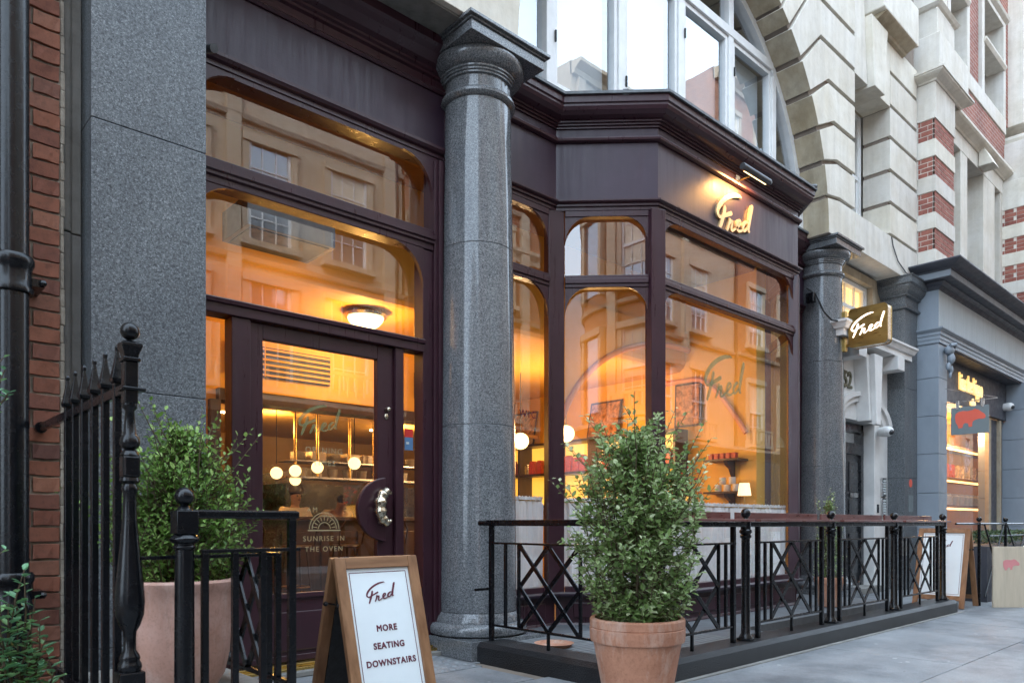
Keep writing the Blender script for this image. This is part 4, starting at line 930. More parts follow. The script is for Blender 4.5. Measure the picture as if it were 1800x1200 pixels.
# lettering on the door glass
u_, v_ = (1, 0, 0), (0, 0, 1)
script_logo('shop_name', 'green_vinyl', (2.555, DY+.022, 1.658), u_, v_, .42, .001, dr2, .75, .42)
text('lettering', 'OPENING', 'gold_vinyl', (2.80, DY+.024, 1.66), u_, v_, .062, .0005, dr2, 1.25)
text('lettering', 'TIMES', 'gold_vinyl', (2.80, DY+.024, 1.565), u_, v_, .062, .0005, dr2, 1.25)
text('lettering', 'AM', 'gold_vinyl', (2.70, DY+.024, 1.205), u_, v_, .055, .0005, dr2, 1.25)
text('lettering', 'SUNRISE IN', 'gold_vinyl', (2.80, DY+.024, .985), u_, v_, .055, .0005, dr2, 1.3)
text('lettering', 'THE OVEN', 'gold_vinyl', (2.80, DY+.024, .905), u_, v_, .055, .0005, dr2, 1.3)
def sun_emblem(c, u, v, r, parent):
    c, u, v = Vector(c), Vector(u), Vector(v); mb = MB(); n = u.cross(v)
    def arc(r0, r1, a0, a1, m=14):
        for i in range(m):
            t0, t1 = a0 + (a1-a0)*i/m, a0 + (a1-a0)*(i+1)/m
            q = [c + u*(q_*math.cos(t)) + v*(q_*math.sin(t)) for q_, t in ((r0, t0), (r1, t0), (r1, t1), (r0, t1))]
            mb.add([p + n*h for h in (0, .0008) for p in q], [(3,2,1,0), (4,5,6,7)])
    for a in (.98, .80, .38): arc(r*a, r*(a+.05), 0, math.pi)
    for i in range(9):
        t = math.pi*(i+.5)/9; arc(r*.5, r*.76, t-.035, t+.035, 1)
    q = [c + u*a + v*b for a, b in ((-r*1.1, -r*.12), (r*1.1, -r*.12), (r*1.1, -r*.05), (-r*1.1, -r*.05))]
    mb.add([p + n*h for h in (0, .0008) for p in q], [(3,2,1,0), (4,5,6,7)])
    return obj('sun_emblem', mb, 'gold_vinyl', parent)
sun_emblem((2.80, DY+.022, 1.06), u_, v_, .125, dr2)
stk = thing('window_sticker', 'small red and blue sticker on the narrow pane right of the shop door', 'sticker', (3.59, EY+.03, 1.76))
obj('red_half', MB().box(3.555, 3.64, EY+.034, EY+.036, 1.83, 1.90), 'red_print', stk); obj('blue_half', MB().box(3.555, 3.64, EY+.034, EY+.036, 1.72, 1.829), 'blue_print', stk)
obj('print_mark', MB().box(3.57, 3.60, EY+.032, EY+.0335, 1.77, 1.79), 'panel_white', stk)

# ---- bay (angled corners), plan points of the timber face
B = [(4.30, 5.10), (5.30, 5.10), (6.01, 4.39), (8.93, 4.39), (9.64, 5.10), (10.75, 5.10)]
zb, zt0, zt1, zh, zf0, zf1 = .42, 3.44, 3.56, 4.20, 4.29, 4.86
fb = [(-.10, zf0+.001), (0, zf0+.001), (0, zf1-.001), (-.10, zf1-.001)]
obj('fascia_board', MB().sweep(B, fb), AU, sf)
obj('fascia_moulding', MB().sweep(B, [(-.09, zh), (.0, zh), (.0, zh+.03), (.02, zh+.035), (.02, zh+.055), (.045, zh+.065), (.055, zh+.075), (.055, zh+.088), (-.09, zh+.09)]), AT, sf)
obj('bead_moulding', MB().sweep(B, [(-.09, zf1), (.02, zf1), (.045, zf1+.012), (.05, zf1+.03), (.045, zf1+.045), (.02, zf1+.055), (.005, zf1+.06), (-.09, zf1+.06)]), AT, sf)
obj('frieze', MB().sweep(B, [(-.10, zf1+.061), (.002, zf1+.061), (.002, 4.999), (-.10, 4.999)]), AU, sf)
obj('cornice', MB().sweep(B, [(-.09, 5.0), (.02, 5.0), (.02, 5.02), (.04, 5.022), (.04, 5.04), (.06, 5.042), (.06, 5.06), (.085, 5.065), (.12, 5.08), (.155, 5.11), (.17, 5.14), (.17, 5.16), (.185, 5.17), (.185, 5.235), (-.09, 5.235)]), AT, sf)
ld = MB(); ld.sweep(B, [(-.30, 5.30), (.20, 5.236), (.21, 5.236), (.21, 5.262), (.20, 5.268), (-.30, 5.33)])
rl2 = random.Random(8)
obj('lead_flashing', ld, 'lead', sf)
lumps = MB()
for (p, q) in zip(B[1:4], B[2:5]):
    L_ = (Vector(q)-Vector(p)).length; m = int(L_/.55)
    for i in range(1, m+1):
        c = Vector(p).lerp(Vector(q), i/(m+.5)); d = (Vector(q)-Vector(p)).normalized(); n = Vector((d.y, -d.x)); c2 = c + n*.19
        lumps.obox((c2.x-d.x*.03, c2.y-d.y*.03, 5.225), (d.x*.06, d.y*.06, 0), (-n.x*.4, -n.y*.4, .02), (0, 0, .062))
lumps.ball((6.13, 4.25, 5.275), .05, 8, (1, 1, .6)).ball((8.98, 4.21, 5.275), .05, 8, (1, 1, .6))
obj('lead_roll', lumps, 'lead', sf, .008)
roof = MB(); roof.add([(p[0], p[1], 5.29) for p in B[1:5]] + [(9.64, 5.2, 5.33), (5.3, 5.2, 5.33)], [(0,1,2,3,4,5)]); obj('bay_roof', roof, 'lead', sf)
# posts at the corners, frames per face
def corner_post(p, ang, w=.075):
    a = R(ang); u = Vector((math.cos(a), math.sin(a), 0)); n = Vector((u.y, -u.x, 0)); o = Vector((p[0], p[1], 0))
    g = MB()
    g.obox(o - u*w - n*.11 + Vector((0,0,.40)), u*2*w, n*.125, Vector((0,0,zh-.40)))
    return g
obj('corner_post', corner_post(B[1], -22.5, .085), AT, sf, .006)
obj('corner_post', corner_post(B[2], -22.5, .08), AT, sf, .006)
obj('corner_post', corner_post(B[3], 22.5, .08), AT, sf, .006)
obj('corner_post', corner_post(B[4], 22.5, .08), AT, sf, .006)
for c_, a_ in ((B[1], -22.5), (B[2], -22.5), (B[3], 22.5)):
    for s_ in (-1, 1):
        a = R(a_ + s_*22.5); u = Vector((math.cos(a), math.sin(a), 0)); n = Vector((u.y, -u.x, 0)); o = Vector((c_[0], c_[1], 0)) + u*s_*.055
        obj('post_bead', MB().tube([o + n*.014 + Vector((0,0,.47)), o + n*.014 + Vector((0,0,zh-.01))], .012, 8), AT, sf)
faces = [(B[0], B[1]), (B[1], B[2]), (B[2], B[3]), (B[3], B[4])]
for fi, (p, q) in enumerate(faces):
    c0, c1 = (.0 if fi == 0 else .09), .09
    for nm, z0, z1, f, b_ in (('transom', zt0, zt1, -.002, -.09), ('head_rail', zh-.06, zh-.001, -.004, -.09), ('sill_rail', zb, zb+.06, -.004, -.09)):
        obj(nm, bar(p, q, z0, z1, f, b_, c0, c1), AT, sf, .005)
    obj('transom_moulding', bar(p, q, zt0+.035, zt1-.035, .014, -.001, c0, c1), AT, sf, .005)
    pu = Vector((q[0]-p[0], q[1]-p[1], 0)); L_ = pu.length; pu.normalize(); pn = Vector((pu.y, -pu.x, 0)); P0 = Vector((p[0], p[1], 0))
    for z0, z1 in ((zb+.06, zt0), (zt1, zh-.06)):
        a, b = P0 + pu*c0 - pn*.08, P0 + pu*(L_-c1) - pn*.08
        obj('pane', MB().add([a + Vector((0,0,z0)), b + Vector((0,0,z0)), b + Vector((0,0,z1)), a + Vector((0,0,z1))], [(0,1,2,3)]), 'glass', sf)
        r = .26 if fi != 1 else .24
        for right in (False, True):
            o = P0 + pu*(L_-c1 if right else c0) + Vector((0,0,z1)); o = o - pn*.05
            obj('corner_bracket', bracket(o, pu, r, -.034, -.010, right, r*1.15), AT, sf)
    # stall riser
    obj('stall_riser', bar(p, q, .12, zb-.04, -.02, -.12, 0, 0), AT, sf)
    obj('riser_panel', bar(p, q, .17, zb-.10, -.004, -.019, c0+.08, c1+.05), AT, sf, .008)
obj('sill', MB().sweep(B[0:5], [(-.1, zb-.039), (.045, zb-.039), (.06, zb-.02), (.06, zb-.008), (.0, zb+.004), (-.1, zb+.004)]), AU, sf)
obj('skirting', MB().sweep(B[0:5], [(-.1, 0), (.01, 0), (.01, .10), (.0, .119), (-.1, .119)]), AT, sf)
obj('side_panel', MB().box(9.72, 10.75, 5.12, 5.2, 0, 5.15), AT, sf)
obj('side_panel', MB().box(3.93, 4.36, 5.12, 5.2, 0, 5.15), AT, sf)
obj('side_cornice', MB().sweep([(9.9, 5.09), (10.85, 5.09)], [(-.02, 4.90), (.03, 4.92), (.03, 4.99), (.1, 5.05), (.17, 5.12), (.17, 5.17), (-.02, 5.17)]), AT, sf)
# gilt sign on the bay fascia, picture light
name_sign = script_logo('shop_name_sign', 'gold', (6.975, 4.388, 4.048), (1, 0, 0), (0, 0, 1), .89, .022, None, .8, .87)
tag(name_sign, 'gilt script shop name fixed to the bay fascia under the picture light', 'sign')
script_logo('shop_name', 'green_vinyl', (6.88, 4.466, 2.19), (1, 0, 0), (0, 0, 1), .98, .001, sf, .7, .96)
sun_emblem((8.62, 4.466, 2.06), (1, 0, 0), (0, 0, 1), .10, sf)
text('lettering', 'WIC', 'maroon_print', (4.985, 5.176, 2.16), (1, 0, 0), (0, 0, 1), .10, .0005, sf, 1.3)
pl = thing('picture_light', 'ribbed cylinder picture light on a short arm above the gilt shop name', 'lamp', (7.5, 4.2, 4.92))
g = MB(); n_ = 40; 
pr_ = []
for i in range(n_): pr_ += [(.034, i*.0145), (.038, i*.0145+.005), (.034, i*.0145+.010)]
vsx = MB().lathe([(0, 0), (.033, 0)] + pr_ + [(.033, .585), (0, .585)], 0, 0, 0, 20)
g.add([(7.22 + z, 4.17 + x, 4.945 + y) for x, y, z in vsx.v], vsx.f, True); obj('shade', g, 'steel_dark', pl, smooth_angle=60)
obj('lamp_tube', MB().tube([(7.28, 4.182, 4.918), (7.74, 4.182, 4.918)], .011, 8), 'bulb', pl)
obj('arm', MB().tube([(7.47, 4.385, 4.93), (7.49, 4.30, 4.94), (7.5, 4.20, 4.95)], .009, 8), 'brass', pl)
obj('wall_plate', MB().box(7.43, 7.51, 4.365, 4.386, 4.905, 4.99), 'silver_brass', pl, .003)
l = bpy.data.lights.new('picture_lamp', 'AREA'); l.energy = 3.6; l.color = (1, .5, .16); l.shape = 'RECTANGLE'; l.size = .5; l.size_y = .03
o = bpy.data.objects.new('picture_lamp', l); o.location = (7.46, 4.215, 4.895); o.rotation_euler = (R(38), 0, R(0)); C.objects.link(o)
# projecting brass sign on column 2
ps = thing('projecting_sign', 'square brass projecting sign with glowing script shop name on the right column', 'sign', (10.8, 4.3, 3.9))
SX0, SX1 = 10.79, 10.95
def rrect(y0, y1, z0, z1, r, k=6):
    out = []
    for cy, cz, a0 in ((y1-r, z1-r, 0), (y0+r, z1-r, 90), (y0+r, z0+r, 180), (y1-r, z0+r, 270)):
        out += [(cy + r*math.cos(R(a0+90*i/k)), cz + r*math.sin(R(a0+90*i/k))) for i in range(k+1)]
    return out
rp = rrect(4.01, 4.55, 3.62, 4.18, .06)
obj('sign_face', MB().prism(rp, SX0, SX0+.012, lambda y, x, z: (x, y, z)), 'brass_plate', ps)
obj('sign_box', MB().prism(rrect(4.015, 4.545, 3.625, 4.175, .06), SX0+.013, SX1-.013, lambda y, x, z: (x, y, z)), 'silver_brass', ps)
obj('sign_face', MB().prism(rp, SX1-.012, SX1, lambda y, x, z: (x, y, z)), 'brass_plate', ps)
script_logo('lit_lettering', 'sign_glow', (SX0-.001, 4.55, 3.62), (0, -1, 0), (0, 0, 1), .55, .002, ps, .6)
obj('bracket_arm', MB().tube([(SX0+.08, 4.545, 4.09), (SX0+.08, 4.66, 4.09)], .02, 10).tube([(SX0+.08, 4.545, 3.68), (SX0+.08, 4.66, 3.68)], .02, 10), 'brass', ps)
obj('wall_bracket', MB().box(SX0+.04, SX0+.12, 4.61, 4.66, 3.60, 4.18), 'brass', ps, .004)
obj('power_cable', MB().tube([(10.45, 5.0, 4.52), (10.44, 4.86, 4.40), (10.44, 4.74, 4.12), (10.5, 4.66, 4.0), (10.62, 4.62, 4.0), (10.74, 4.60, 4.06), (10.82, 4.62, 4.08)], .014, 8), 'cable', ps)
tag(obj('alarm_box', MB().box(10.36, 10.44, 4.86, 4.98, 4.28, 4.42), 'black_iron', None, .01), 'small black junction box beside the cable on the second column', 'junction box')
tag(obj('wall_spotlight', MB().tube([(1.86, 5.02, 4.27), (1.86, 4.9, 4.22)], .028, 10).tube([(1.86, 5.13, 4.30), (1.86, 5.02, 4.27)], .012, 8), 'lead'), 'small weathered spotlight where the granite pilaster meets the fascia', 'spotlight')
tag(obj('stone_cable', MB().tube([(12.5, 4.585, 5.69), (12.55, 4.58, 5.55), (12.75, 4.58, 5.36), (13.1, 4.58, 5.25), (13.6, 4.58, 5.25)], .008, 6), 'cable'), 'thin black cable sagging across the stone beam over the black door', 'cable')

# ================================================================== INTERIOR
W_ = 'orange_wall'
struct('interior_floor', MB().box(1.2, 9.7, 5.25, 13.2, -.05, .08).box(5.4, 9.6, 4.45, 5.25, -.05, .08), 'int_floor')
struct('interior_wall', MB().box(9.30, 9.42, 5.25, 13.2, .08, 4.6), W_)
iw = bpy.data.objects['interior_wall.001'] if 'interior_wall.001' in bpy.data.objects else bpy.data.objects['interior_wall']
struct('interior_wall', MB().box(9.3, 9.74, 5.16, 5.249, .08, 4.6), W_)
struct('interior_wall', MB().box(1.2, 1.3, 5.25, 13.2, .08, 4.6), W_)
struct('interior_wall', MB().box(1.2, 9.5, 12.2, 12.3, .08, 4.6), 'kitchen_wall')
struct('interior_ceiling', MB().box(1.2, 9.7, 5.2, 6.35, 4.55, 4.62), 'upper_ceiling')
cv = MB(); cv.add([], [])
prof = [(6.30, 4.55), (6.30, 3.50)] + [(6.30 + .16*(1-math.cos(R(a))), 3.50 - .16*math.sin(R(a))) for a in (22, 45, 67, 90)] + [(9.4, 3.34), (9.4, 4.55)]
cv.prism([(y, z) for y, z in prof], 1.2, 9.3, lambda y, x, z: (x, y, z)); struct('interior_bulkhead', cv, 'orange_ceiling')
struct('interior_ceiling', MB().box(1.3, 9.3, 9.4, 12.2, 3.34, 3.4), 'orange_ceiling')
ar = MB(); P = []
for i in range(31):
    a = math.pi*(1 - i/30*.62); P.append((9.05 + 2.55*math.cos(a), 6.25, 1.9 + 1.75*math.sin(a)))
ar.tube(P, .04, 10)
sp_ = MB()
for a_, b_ in zip(P[4:], P[5:]): sp_.add([(a_[0], 6.26, a_[2]), (b_[0], 6.26, b_[2]), (b_[0], 6.26, 3.9), (a_[0], 6.26, 3.9), (a_[0], 6.34, a_[2]), (b_[0], 6.34, b_[2]), (b_[0], 6.34, 3.9), (a_[0], 6.34, 3.9)], [(0,1,2,3), (7,6,5,4), (0,4,5,1)])
tag(obj('arch_wall', sp_, 'orange_ceiling'), 'plain orange wall above the rounded arch seen through the bay', 'wall')
tag(obj('arch_trim', ar, 'pink_trim'), 'thin pink plaster arch seen through the angled bay window', 'arch')
vt = MB(); P2 = [(9.27, 5.30 + i*.12, 2.35 + .85*math.sin(min(math.pi/2, i*.22))) for i in range(14)]
vt.tube(P2, .035, 8); tag(obj('wall_moulding', vt, 'pink_trim'), 'curved pink moulding along the side wall behind the bay glass', 'moulding')
# wall with vents above the kitchen opening
struct('interior_wall', MB().box(1.3, 2.9, 7.6, 7.75, .08, 3.34).box(2.9, 6.3, 7.6, 7.75, 2.48, 3.34), W_)
tag(obj('opening_frame', MB().box(2.9, 6.3, 7.52, 7.76, 2.36, 2.48).box(2.82, 2.92, 7.52, 7.76, .08, 2.36), 'dark_wood'), 'dark timber frame around the kitchen opening', 'frame')
for i, (x0, x1, lab) in enumerate(((3.0, 4.18, 'long black slatted air vent above the kitchen opening, left of two'), (5.35, 6.28, 'black slatted air vent seen through the narrow right hand pane'))):
    t_ = thing('air_vent', lab, 'vent', (x0, 7.55, 2.7), 'air vents on the inner wall')
    obj('vent_recess', MB().box(x0, x1, 7.57, 7.598, 2.66, 2.98), 'vent_black', t_)
    for k in range(6): obj('slat', MB().box(x0, x1, 7.555, 7.572, 2.672+k*.055, 2.69+k*.055), 'orange_wall', t_)
    obj('divider', MB().box(x0+.4, x0+.41, 7.55, 7.575, 2.66, 2.98), 'orange_wall', t_)
# dome ceiling light over the door
dl = thing('ceiling_light', 'glowing frosted dome ceiling light with brass finial above the shop door', 'lamp', (4.17, 6.8, 3.3))
obj('rim', MB().lathe([(.0, .10), (.20, .10), (.225, .06), (.215, .03), (.19, .03)], 4.17, 6.8, 3.24, 32), 'silver_brass', dl)
obj('dome', MB().lathe([(.195, .045), (.18, .0), (.14, -.045), (.08, -.075), (.0, -.085)], 4.17, 6.8, 3.24, 32), 'bulb', dl)
obj('finial', MB().lathe([(.03, -.08), (.03, -.092), (.01, -.10), (.018, -.12), (.0, -.14)], 4.17, 6.8, 3.24, 12), 'brass', dl)
def plight(name, loc, e, col=(1, .52, .13), r=.08):
    l = bpy.data.lights.new(name, 'POINT'); l.energy = e; l.color = col; l.shadow_soft_size = r
    o = bpy.data.objects.new(name, l); o.location = loc; C.objects.link(o)
plight('dome_light', (4.17, 6.8, 3.08), 13.8)
# kitchen: counter, shelf, poles, plates, people
ct = thing('bar_counter', 'long dark bar counter with glass food display across the kitchen opening', 'counter', (4.5, 8.9, .08))
obj('counter_front', MB().box(2.4, 7.4, 8.7, 9.3, .08, 1.14), 'dark_wood', ct); obj('counter_top', MB().box(2.35, 7.45, 8.6, 9.35, 1.141, 1.19), 'dark_wood', ct, .006)
for k in range(9): obj('front_panel', MB().box(2.5+k*.54, 2.96+k*.54, 8.68, 8.699, .25, 1.0), 'dark_wood', ct, .01)
obj('display_glass', MB().box(5.2, 6.9, 9.05, 9.07, 1.19, 1.62).box(5.2, 6.9, 9.05, 9.3, 1.62, 1.635), 'glass', ct)
hsx = thing('hanging_shelf', 'brass hung shelf stacked with plates and boxes above the counter', 'shelf', (5, 9.4, 1.8))
obj('shelf_board', MB().box(4.55, 7.2, 9.3, 9.75, 1.72, 1.745).box(4.55, 7.2, 9.3, 9.75, 1.95, 1.965), 'steel', hsx)
for x in (4.62, 4.95, 5.45, 5.85, 6.7): obj('brass_pole', MB().lathe([(.05, 0), (.05, .012), (.018, .02), (.018, .85)], x, 9.32, 0, 12).__class__().tube([(x, 9.32, 1.74), (x, 9.32, 2.6)], .02, 10).lathe([(.06, 2.59), (.06, 2.6)], x, 9.32, 0, 12), 'brass', hsx)
rs = random.Random(4)
for i in range(9):
    x = 4.75 + i*.27; k = rs.choice('pb')
    if k == 'p':
        g = MB(); 
        for q in range(7): g.lathe([(0, 0), (.09, .0), (.11, .014), (0, .016)], x, 9.5, 1.967+q*.018, 12)
        tag(obj('plate_stack', g, 'ceramic'), 'stack of white plates on the hanging shelf in the kitchen', 'plates', 'plate stacks on the hanging shelf')
    else: tag(obj('storage_box', MB().box(x-.11, x+.11, 9.4, 9.6, 1.967, 2.1), 'ceramic', None, .01), 'pale storage tub on the hanging shelf in the kitchen', 'box', 'tubs on the hanging shelf')
for i in range(8): tag(obj('takeaway_tub', MB().lathe([(.06, 0), (.075, .12), (.08, .125), (0, .13)], 4.8+i*.24, 9.5, 1.747, 12), 'ceramic'), 'round tub on the lower hanging shelf in the kitchen', 'tub', 'tubs on the lower hanging shelf')
grl = thing('ceiling_grille', 'dark ceiling air grille box hanging inside behind the pane above the door', 'grille', (2.76, 5.85, 3.5))
obj('grille_box', MB().box(2.38, 3.14, 5.6, 6.1, 3.42, 3.66), 'steel_dark', grl, .004)
obj('grille_mesh', MB().box(2.42, 3.10, 5.63, 6.07, 3.412, 3.4185), 'vent_black', grl)
tag(obj('extractor_hood', MB().prism([(4.3, 1.5), (4.3, 1.75), (7.4, 2.3), (7.4, 1.5)], 11.4, 12.1), 'dark_wood'), 'dark extractor hood and ovens on the kitchen back wall', 'hood')
tag(obj('oven_range', MB().box(5.1, 8.6, 10.6, 11.4, .08, 1.72), 'black_door'), 'steel oven range behind the two kitchen staff', 'oven')
struct('kitchen_ceiling', MB().box(2.9, 9.2, 9.3, 12.2, 2.60, 2.66), 'cream_wall'); bpy.data.objects['kitchen_ceiling'].name = 'interior_ceiling'
for x, y in ((3.9, 9.9), (6.4, 10.2), (7.8, 10.0)): tag(obj('downlight', MB().lathe([(.06, 0), (.06, .012)], x, y, 2.585, 14), 'downlight'), 'small round downlight in the kitchen ceiling', 'lamp', 'kitchen downlights')
plight('kitchen_light', (4.4, 9.5, 2.4), 10.8); plight('kitchen_light', (6.6, 9.6, 2.4), 10.8); plight('kitchen_light', (3.0, 9.6, 2.4), 3.1)
# globe pendants
gl_src = None
GP = [(5.0, 8.3, 2.35, 'glowing globe pendant on a cord seen beside the near column'), (7.85, 7.35, 2.42, 'glowing globe pendant in the angled pane of the bay'),
      (4.55, 9.9, 1.98, 'glowing globe lamp left of the shelf, nearest the door edge'), (4.9, 9.9, 2.0, 'glowing globe lamp above the capped worker, upper of two'), (5.0, 10.4, 1.80, 'glowing globe lamp above the capped worker, lower of two'),
      (5.35, 9.7, 2.04, 'glowing globe lamp at the middle of the kitchen opening'), (6.15, 9.6, 2.12, 'glowing globe lamp in front of the right hand tubs')]
GPX = [(915, 775, 11.0), (995, 762, 10.8), (486, 831, 9.6), (519, 827, 9.7), (519, 843, 10.2), (558, 821, 9.7), (623, 814, 9.3)]
for i, ((x0, y0, d), (_, _, _, lab)) in enumerate(zip(GPX, GP)):
    p = px(x0, y0, Y=1); dd = p.x*math.sin(R(TH)) + p.y*math.cos(R(TH)); q = p - Vector((0,0,1.1)); q = q*(d/dd) + Vector((0,0,1.1))
    t_ = thing('globe_pendant', lab, 'lamp', q, 'globe pendant lamps')
    obj('globe', MB().ball(q, .125 if i < 2 else .078, 20), 'globe', t_)
    top = 3.34
    obj('cord', MB().tube([(q.x, q.y, q.z+.12), (q.x, q.y, top)], .006, 6), 'cable', t_)
    if i in (0, 1): plight('globe_light', (q.x-.2, q.y-.2, q.z), 10.7, (1, .62, .3), .12)
plight('room_fill', (7.3, 5.8, 3.0), 3.8, (1, .52, .13), .5); plight('room_fill', (3.0, 5.9, 3.0), 3.8, (1, .52, .13), .5)  # added fill points for the front room, no lamp hangs at these spots
plight('room_fill', (7.6, 6.9, 2.2), 15.3, (1, .54, .18), .4)
# bar stools
def stool(x, y, label):
    t_ = thing('bar_stool', label, 'stool', (x, y, .08), 'bentwood bar stools at the counter')
    obj('seat', MB().lathe([(0, 0), (.18, 0), (.19, .02), (.18, .04), (0, .045)], x, y, .80, 18), 'dark_wood', t_)
    for a in range(4):
        c, s_ = math.cos(a*math.pi/2+.78), math.sin(a*math.pi/2+.78); obj('leg', MB().tube([(x+.13*c, y+.13*s_, .8), (x+.2*c, y+.2*s_, .08)], .013, 6), 'dark_wood', t_)
    obj('backrest', MB().tube([(x-.16, y+(-.16), .84), (x-.17, y-.2, 1.02), (x-.1, y-.22, 1.14), (x, y-.23, 1.17), (x+.1, y-.22, 1.14), (x+.17, y-.2, 1.02), (x+.16, y-.16, .84)], .014, 6), 'dark_wood', t_)
    obj('foot_ring', MB().tube([(x+.17*math.cos(i*math.pi/8), y+.17*math.sin(i*math.pi/8), .35) for i in range(17)], .01, 5), 'brass', t_)
for x, lab in ((3.45, 'dark bentwood bar stool at the counter, leftmost through the door glass'), (4.1, 'dark bentwood bar stool at the counter, second through the door glass'), (4.75, 'dark bentwood bar stool at the counter, third through the door glass'), (5.4, 'dark bentwood bar stool at the counter, rightmost through the door glass')): stool(x, 8.25, lab)
tag(obj('menu_board', MB().box(2.96, 3.9, 10.9, 10.93, 1.2, 2.3), 'poster_b'), 'tall pale board leaning at the left of the kitchen', 'board')

# side wall shelving with glowing backs
sh = thing('wall_shelving', 'dark wall shelving with glowing yellow back panels on the side wall', 'shelving', (9.1, 8, .08))
YA, YZ = 6.25, 12.1
for z in (1.38, 1.92, 2.44): obj('shelf', MB().box(8.98, 9.29, YA, YZ, z, z+.04), 'dark_wood', sh)
y = YA
while y <= YZ: obj('upright', MB().box(8.97, 9.29, y, y+.04, .1, 2.48), 'dark_wood', sh); y += .82
for z0, z1 in ((1.42, 1.92), (1.96, 2.44)): obj('back_panel', MB().box(9.285, 9.298, YA+.04, YZ, z0, z1), 'shelf_glow', sh)
obj('cupboard', MB().box(8.97, 9.29, 10.0, YZ, 1.0, 1.92), 'dark_wood', sh)
rp_ = random.Random(9); yy = YA + .12; n_ = 0
while yy < 11.9:
    if rp_.random() < .85 and abs(((yy-YA) % .82)) > .1:
        m_ = rp_.choice(['red_pack', 'red_pack', 'dark_pack'])
        g = MB(); h = rp_.uniform(.22, .27); g.prism([(yy, 0), (yy+.13, 0), (yy+.125, h*.8), (yy+.10, h), (yy+.03, h), (yy+.005, h*.8)], 9.03, 9.12, lambda y_, x_, z_: (x_, y_, 1.965+z_))
        tag(obj('coffee_bag', g, m_, None, .006), ('red' if m_ == 'red_pack' else 'dark') + ' foil bag on the upper run of the glowing side shelves', 'bag', 'foil bags on the glowing shelves')
    else: tag(obj('glass_jar', MB().lathe([(.045, 0), (.05, .02), (.05, .15), (.03, .17), (.03, .19), (0, .195)], 9.1, yy+.06, 1.965, 12), 'glass'), 'clear jar between the foil bags on the glowing side shelves', 'jar', 'jars on the glowing shelves')
    yy += rp_.uniform(.15, .19)
def picture(y0, y1, z0, z1, lean, m, lab):
    t_ = thing('framed_picture', lab, 'picture', (9.2, (y0+y1)/2, z0), 'pictures leaning on the shelving')
    tf = lambda y, x, z: (x + lean*(1-(z-z0)/(z1-z0)) * -1, y, z)
    obj('frame', MB().prism([(y0, z0), (y1, z0), (y1, z1), (y0, z1)], 9.255, 9.275, tf), 'dark_wood', t_)
    obj('print', MB().prism([(y0+.03, z0+.03), (y1-.03, z0+.03), (y1-.03, z1-.03), (y0+.03, z1-.03)], 9.248, 9.2545, tf), m, t_)
picture(7.45, 8.1, 2.485, 3.08, .12, 'poster_a', 'dark framed painting leaning above the shelves in the angled pane')
picture(9.35, 9.95, 2.485, 3.10, .12, 'poster_b', 'pale poster with small figures leaning above the shelves by the column')
picture(6.0, 6.45, 2.52, 3.16, .02, 'poster_a', 'deep red picture hung on the side wall behind the tall shrub')
# bracket shelves with mugs and boxes
for z, lab in ((1.80, 'lower'), (2.10+.0, 'upper')):
    z = {1.80: 1.515, 2.10: 1.965}[z]
    t_ = thing('bracket_shelf', f'{lab} dark bracket shelf on the side wall behind the right of the bay', 'shelf', (9.15, 5.5, z))
    obj('board', MB().box(9.02, 9.299, 5.28, 5.82, z, z+.03), 'dark_wood', t_, .004)
    obj('bracket', MB().prism([(9.299, z-.001), (9.08, z-.001), (9.10, z-.05), (9.20, z-.10), (9.26, z-.2), (9.299, z-.26)], 5.48, 5.53), 'dark_wood', t_)
    if lab == 'upper':
        for k in range(5): tag(obj('small_box', MB().box(9.06, 9.14, 5.34+k*.09, 5.40+k*.09, z+.031, z+.11), 'red_pack', None, .003), 'small dark red box in the row on the upper bracket shelf', 'box', 'boxes on the upper bracket shelf')
    else:
        for k, (yy, zz) in enumerate(((5.36, 0), (5.50, 0), (5.64, 0), (5.42, .10), (5.57, .10))):
            m_ = MB().lathe([(.0, .0), (.04, 0), (.048, .01), (.048, .095), (.042, .095), (.04, .012), (0, .012)], 9.12, yy, z+.031+zz, 16)
            m_.tube([(9.12-.046, yy-.012, z+.11+zz), (9.12-.075, yy-.02, z+.10+zz), (9.12-.078, yy-.02, z+.06+zz), (9.12-.046, yy-.012, z+.05+zz)], .006, 6)
            tag(obj('mug', m_, 'ceramic'), 'white mug stacked on the lower bracket shelf', 'mug', 'mugs on the lower bracket shelf')
# table lamp
tl = thing('table_lamp', 'small table lamp with a glowing cream shade behind the bay glass', 'lamp', (8.62, 4.95, 1.0))
obj('shade', MB().lathe([(.085, 0), (.062, .16)], 8.62, 4.95, 1.46, 24), 'lampshade', tl); obj('lamp_stem', MB().lathe([(.05, 0), (.05, .01), (.01, .02), (.008, .30)], 8.62, 4.95, 1.19, 12), 'brass', tl)
obj('pedestal_table', MB().lathe([(.25, .08), (.25, .1), (.03, .12), (.03, 1.14), (.25, 1.15), (.25, 1.185), (0, 1.186)], 8.55, 5.0, 0, 24), 'dark_wood').name = 'pedestal_table'
tag(bpy.data.objects['pedestal_table'], 'tall dark pedestal table carrying the cream table lamp', 'table')
plight('table_lamp_light', (8.62, 4.95, 1.5), 1.5, (1, .6, .28), .05)
tag(obj('display_cabinet', MB().box(7.3, 8.25, 5.5, 5.9, 1.0, 1.45), 'shelf_glow'), 'low glowing display cabinet behind the curtain of the bay', 'cabinet')
tag(obj('cabinet_rim', MB().box(7.25, 8.3, 5.45, 5.95, 1.451, 1.48).box(8.255, 8.3, 5.45, 5.95, .9, 1.45), 'dark_wood'), 'dark timber rim of the glowing display cabinet', 'rim')
fl = thing('flower_vase', 'red flowers in a dark vase behind the bay glass', 'flowers', (7.6, 5.2, 1.2)); rf = random.Random(2)
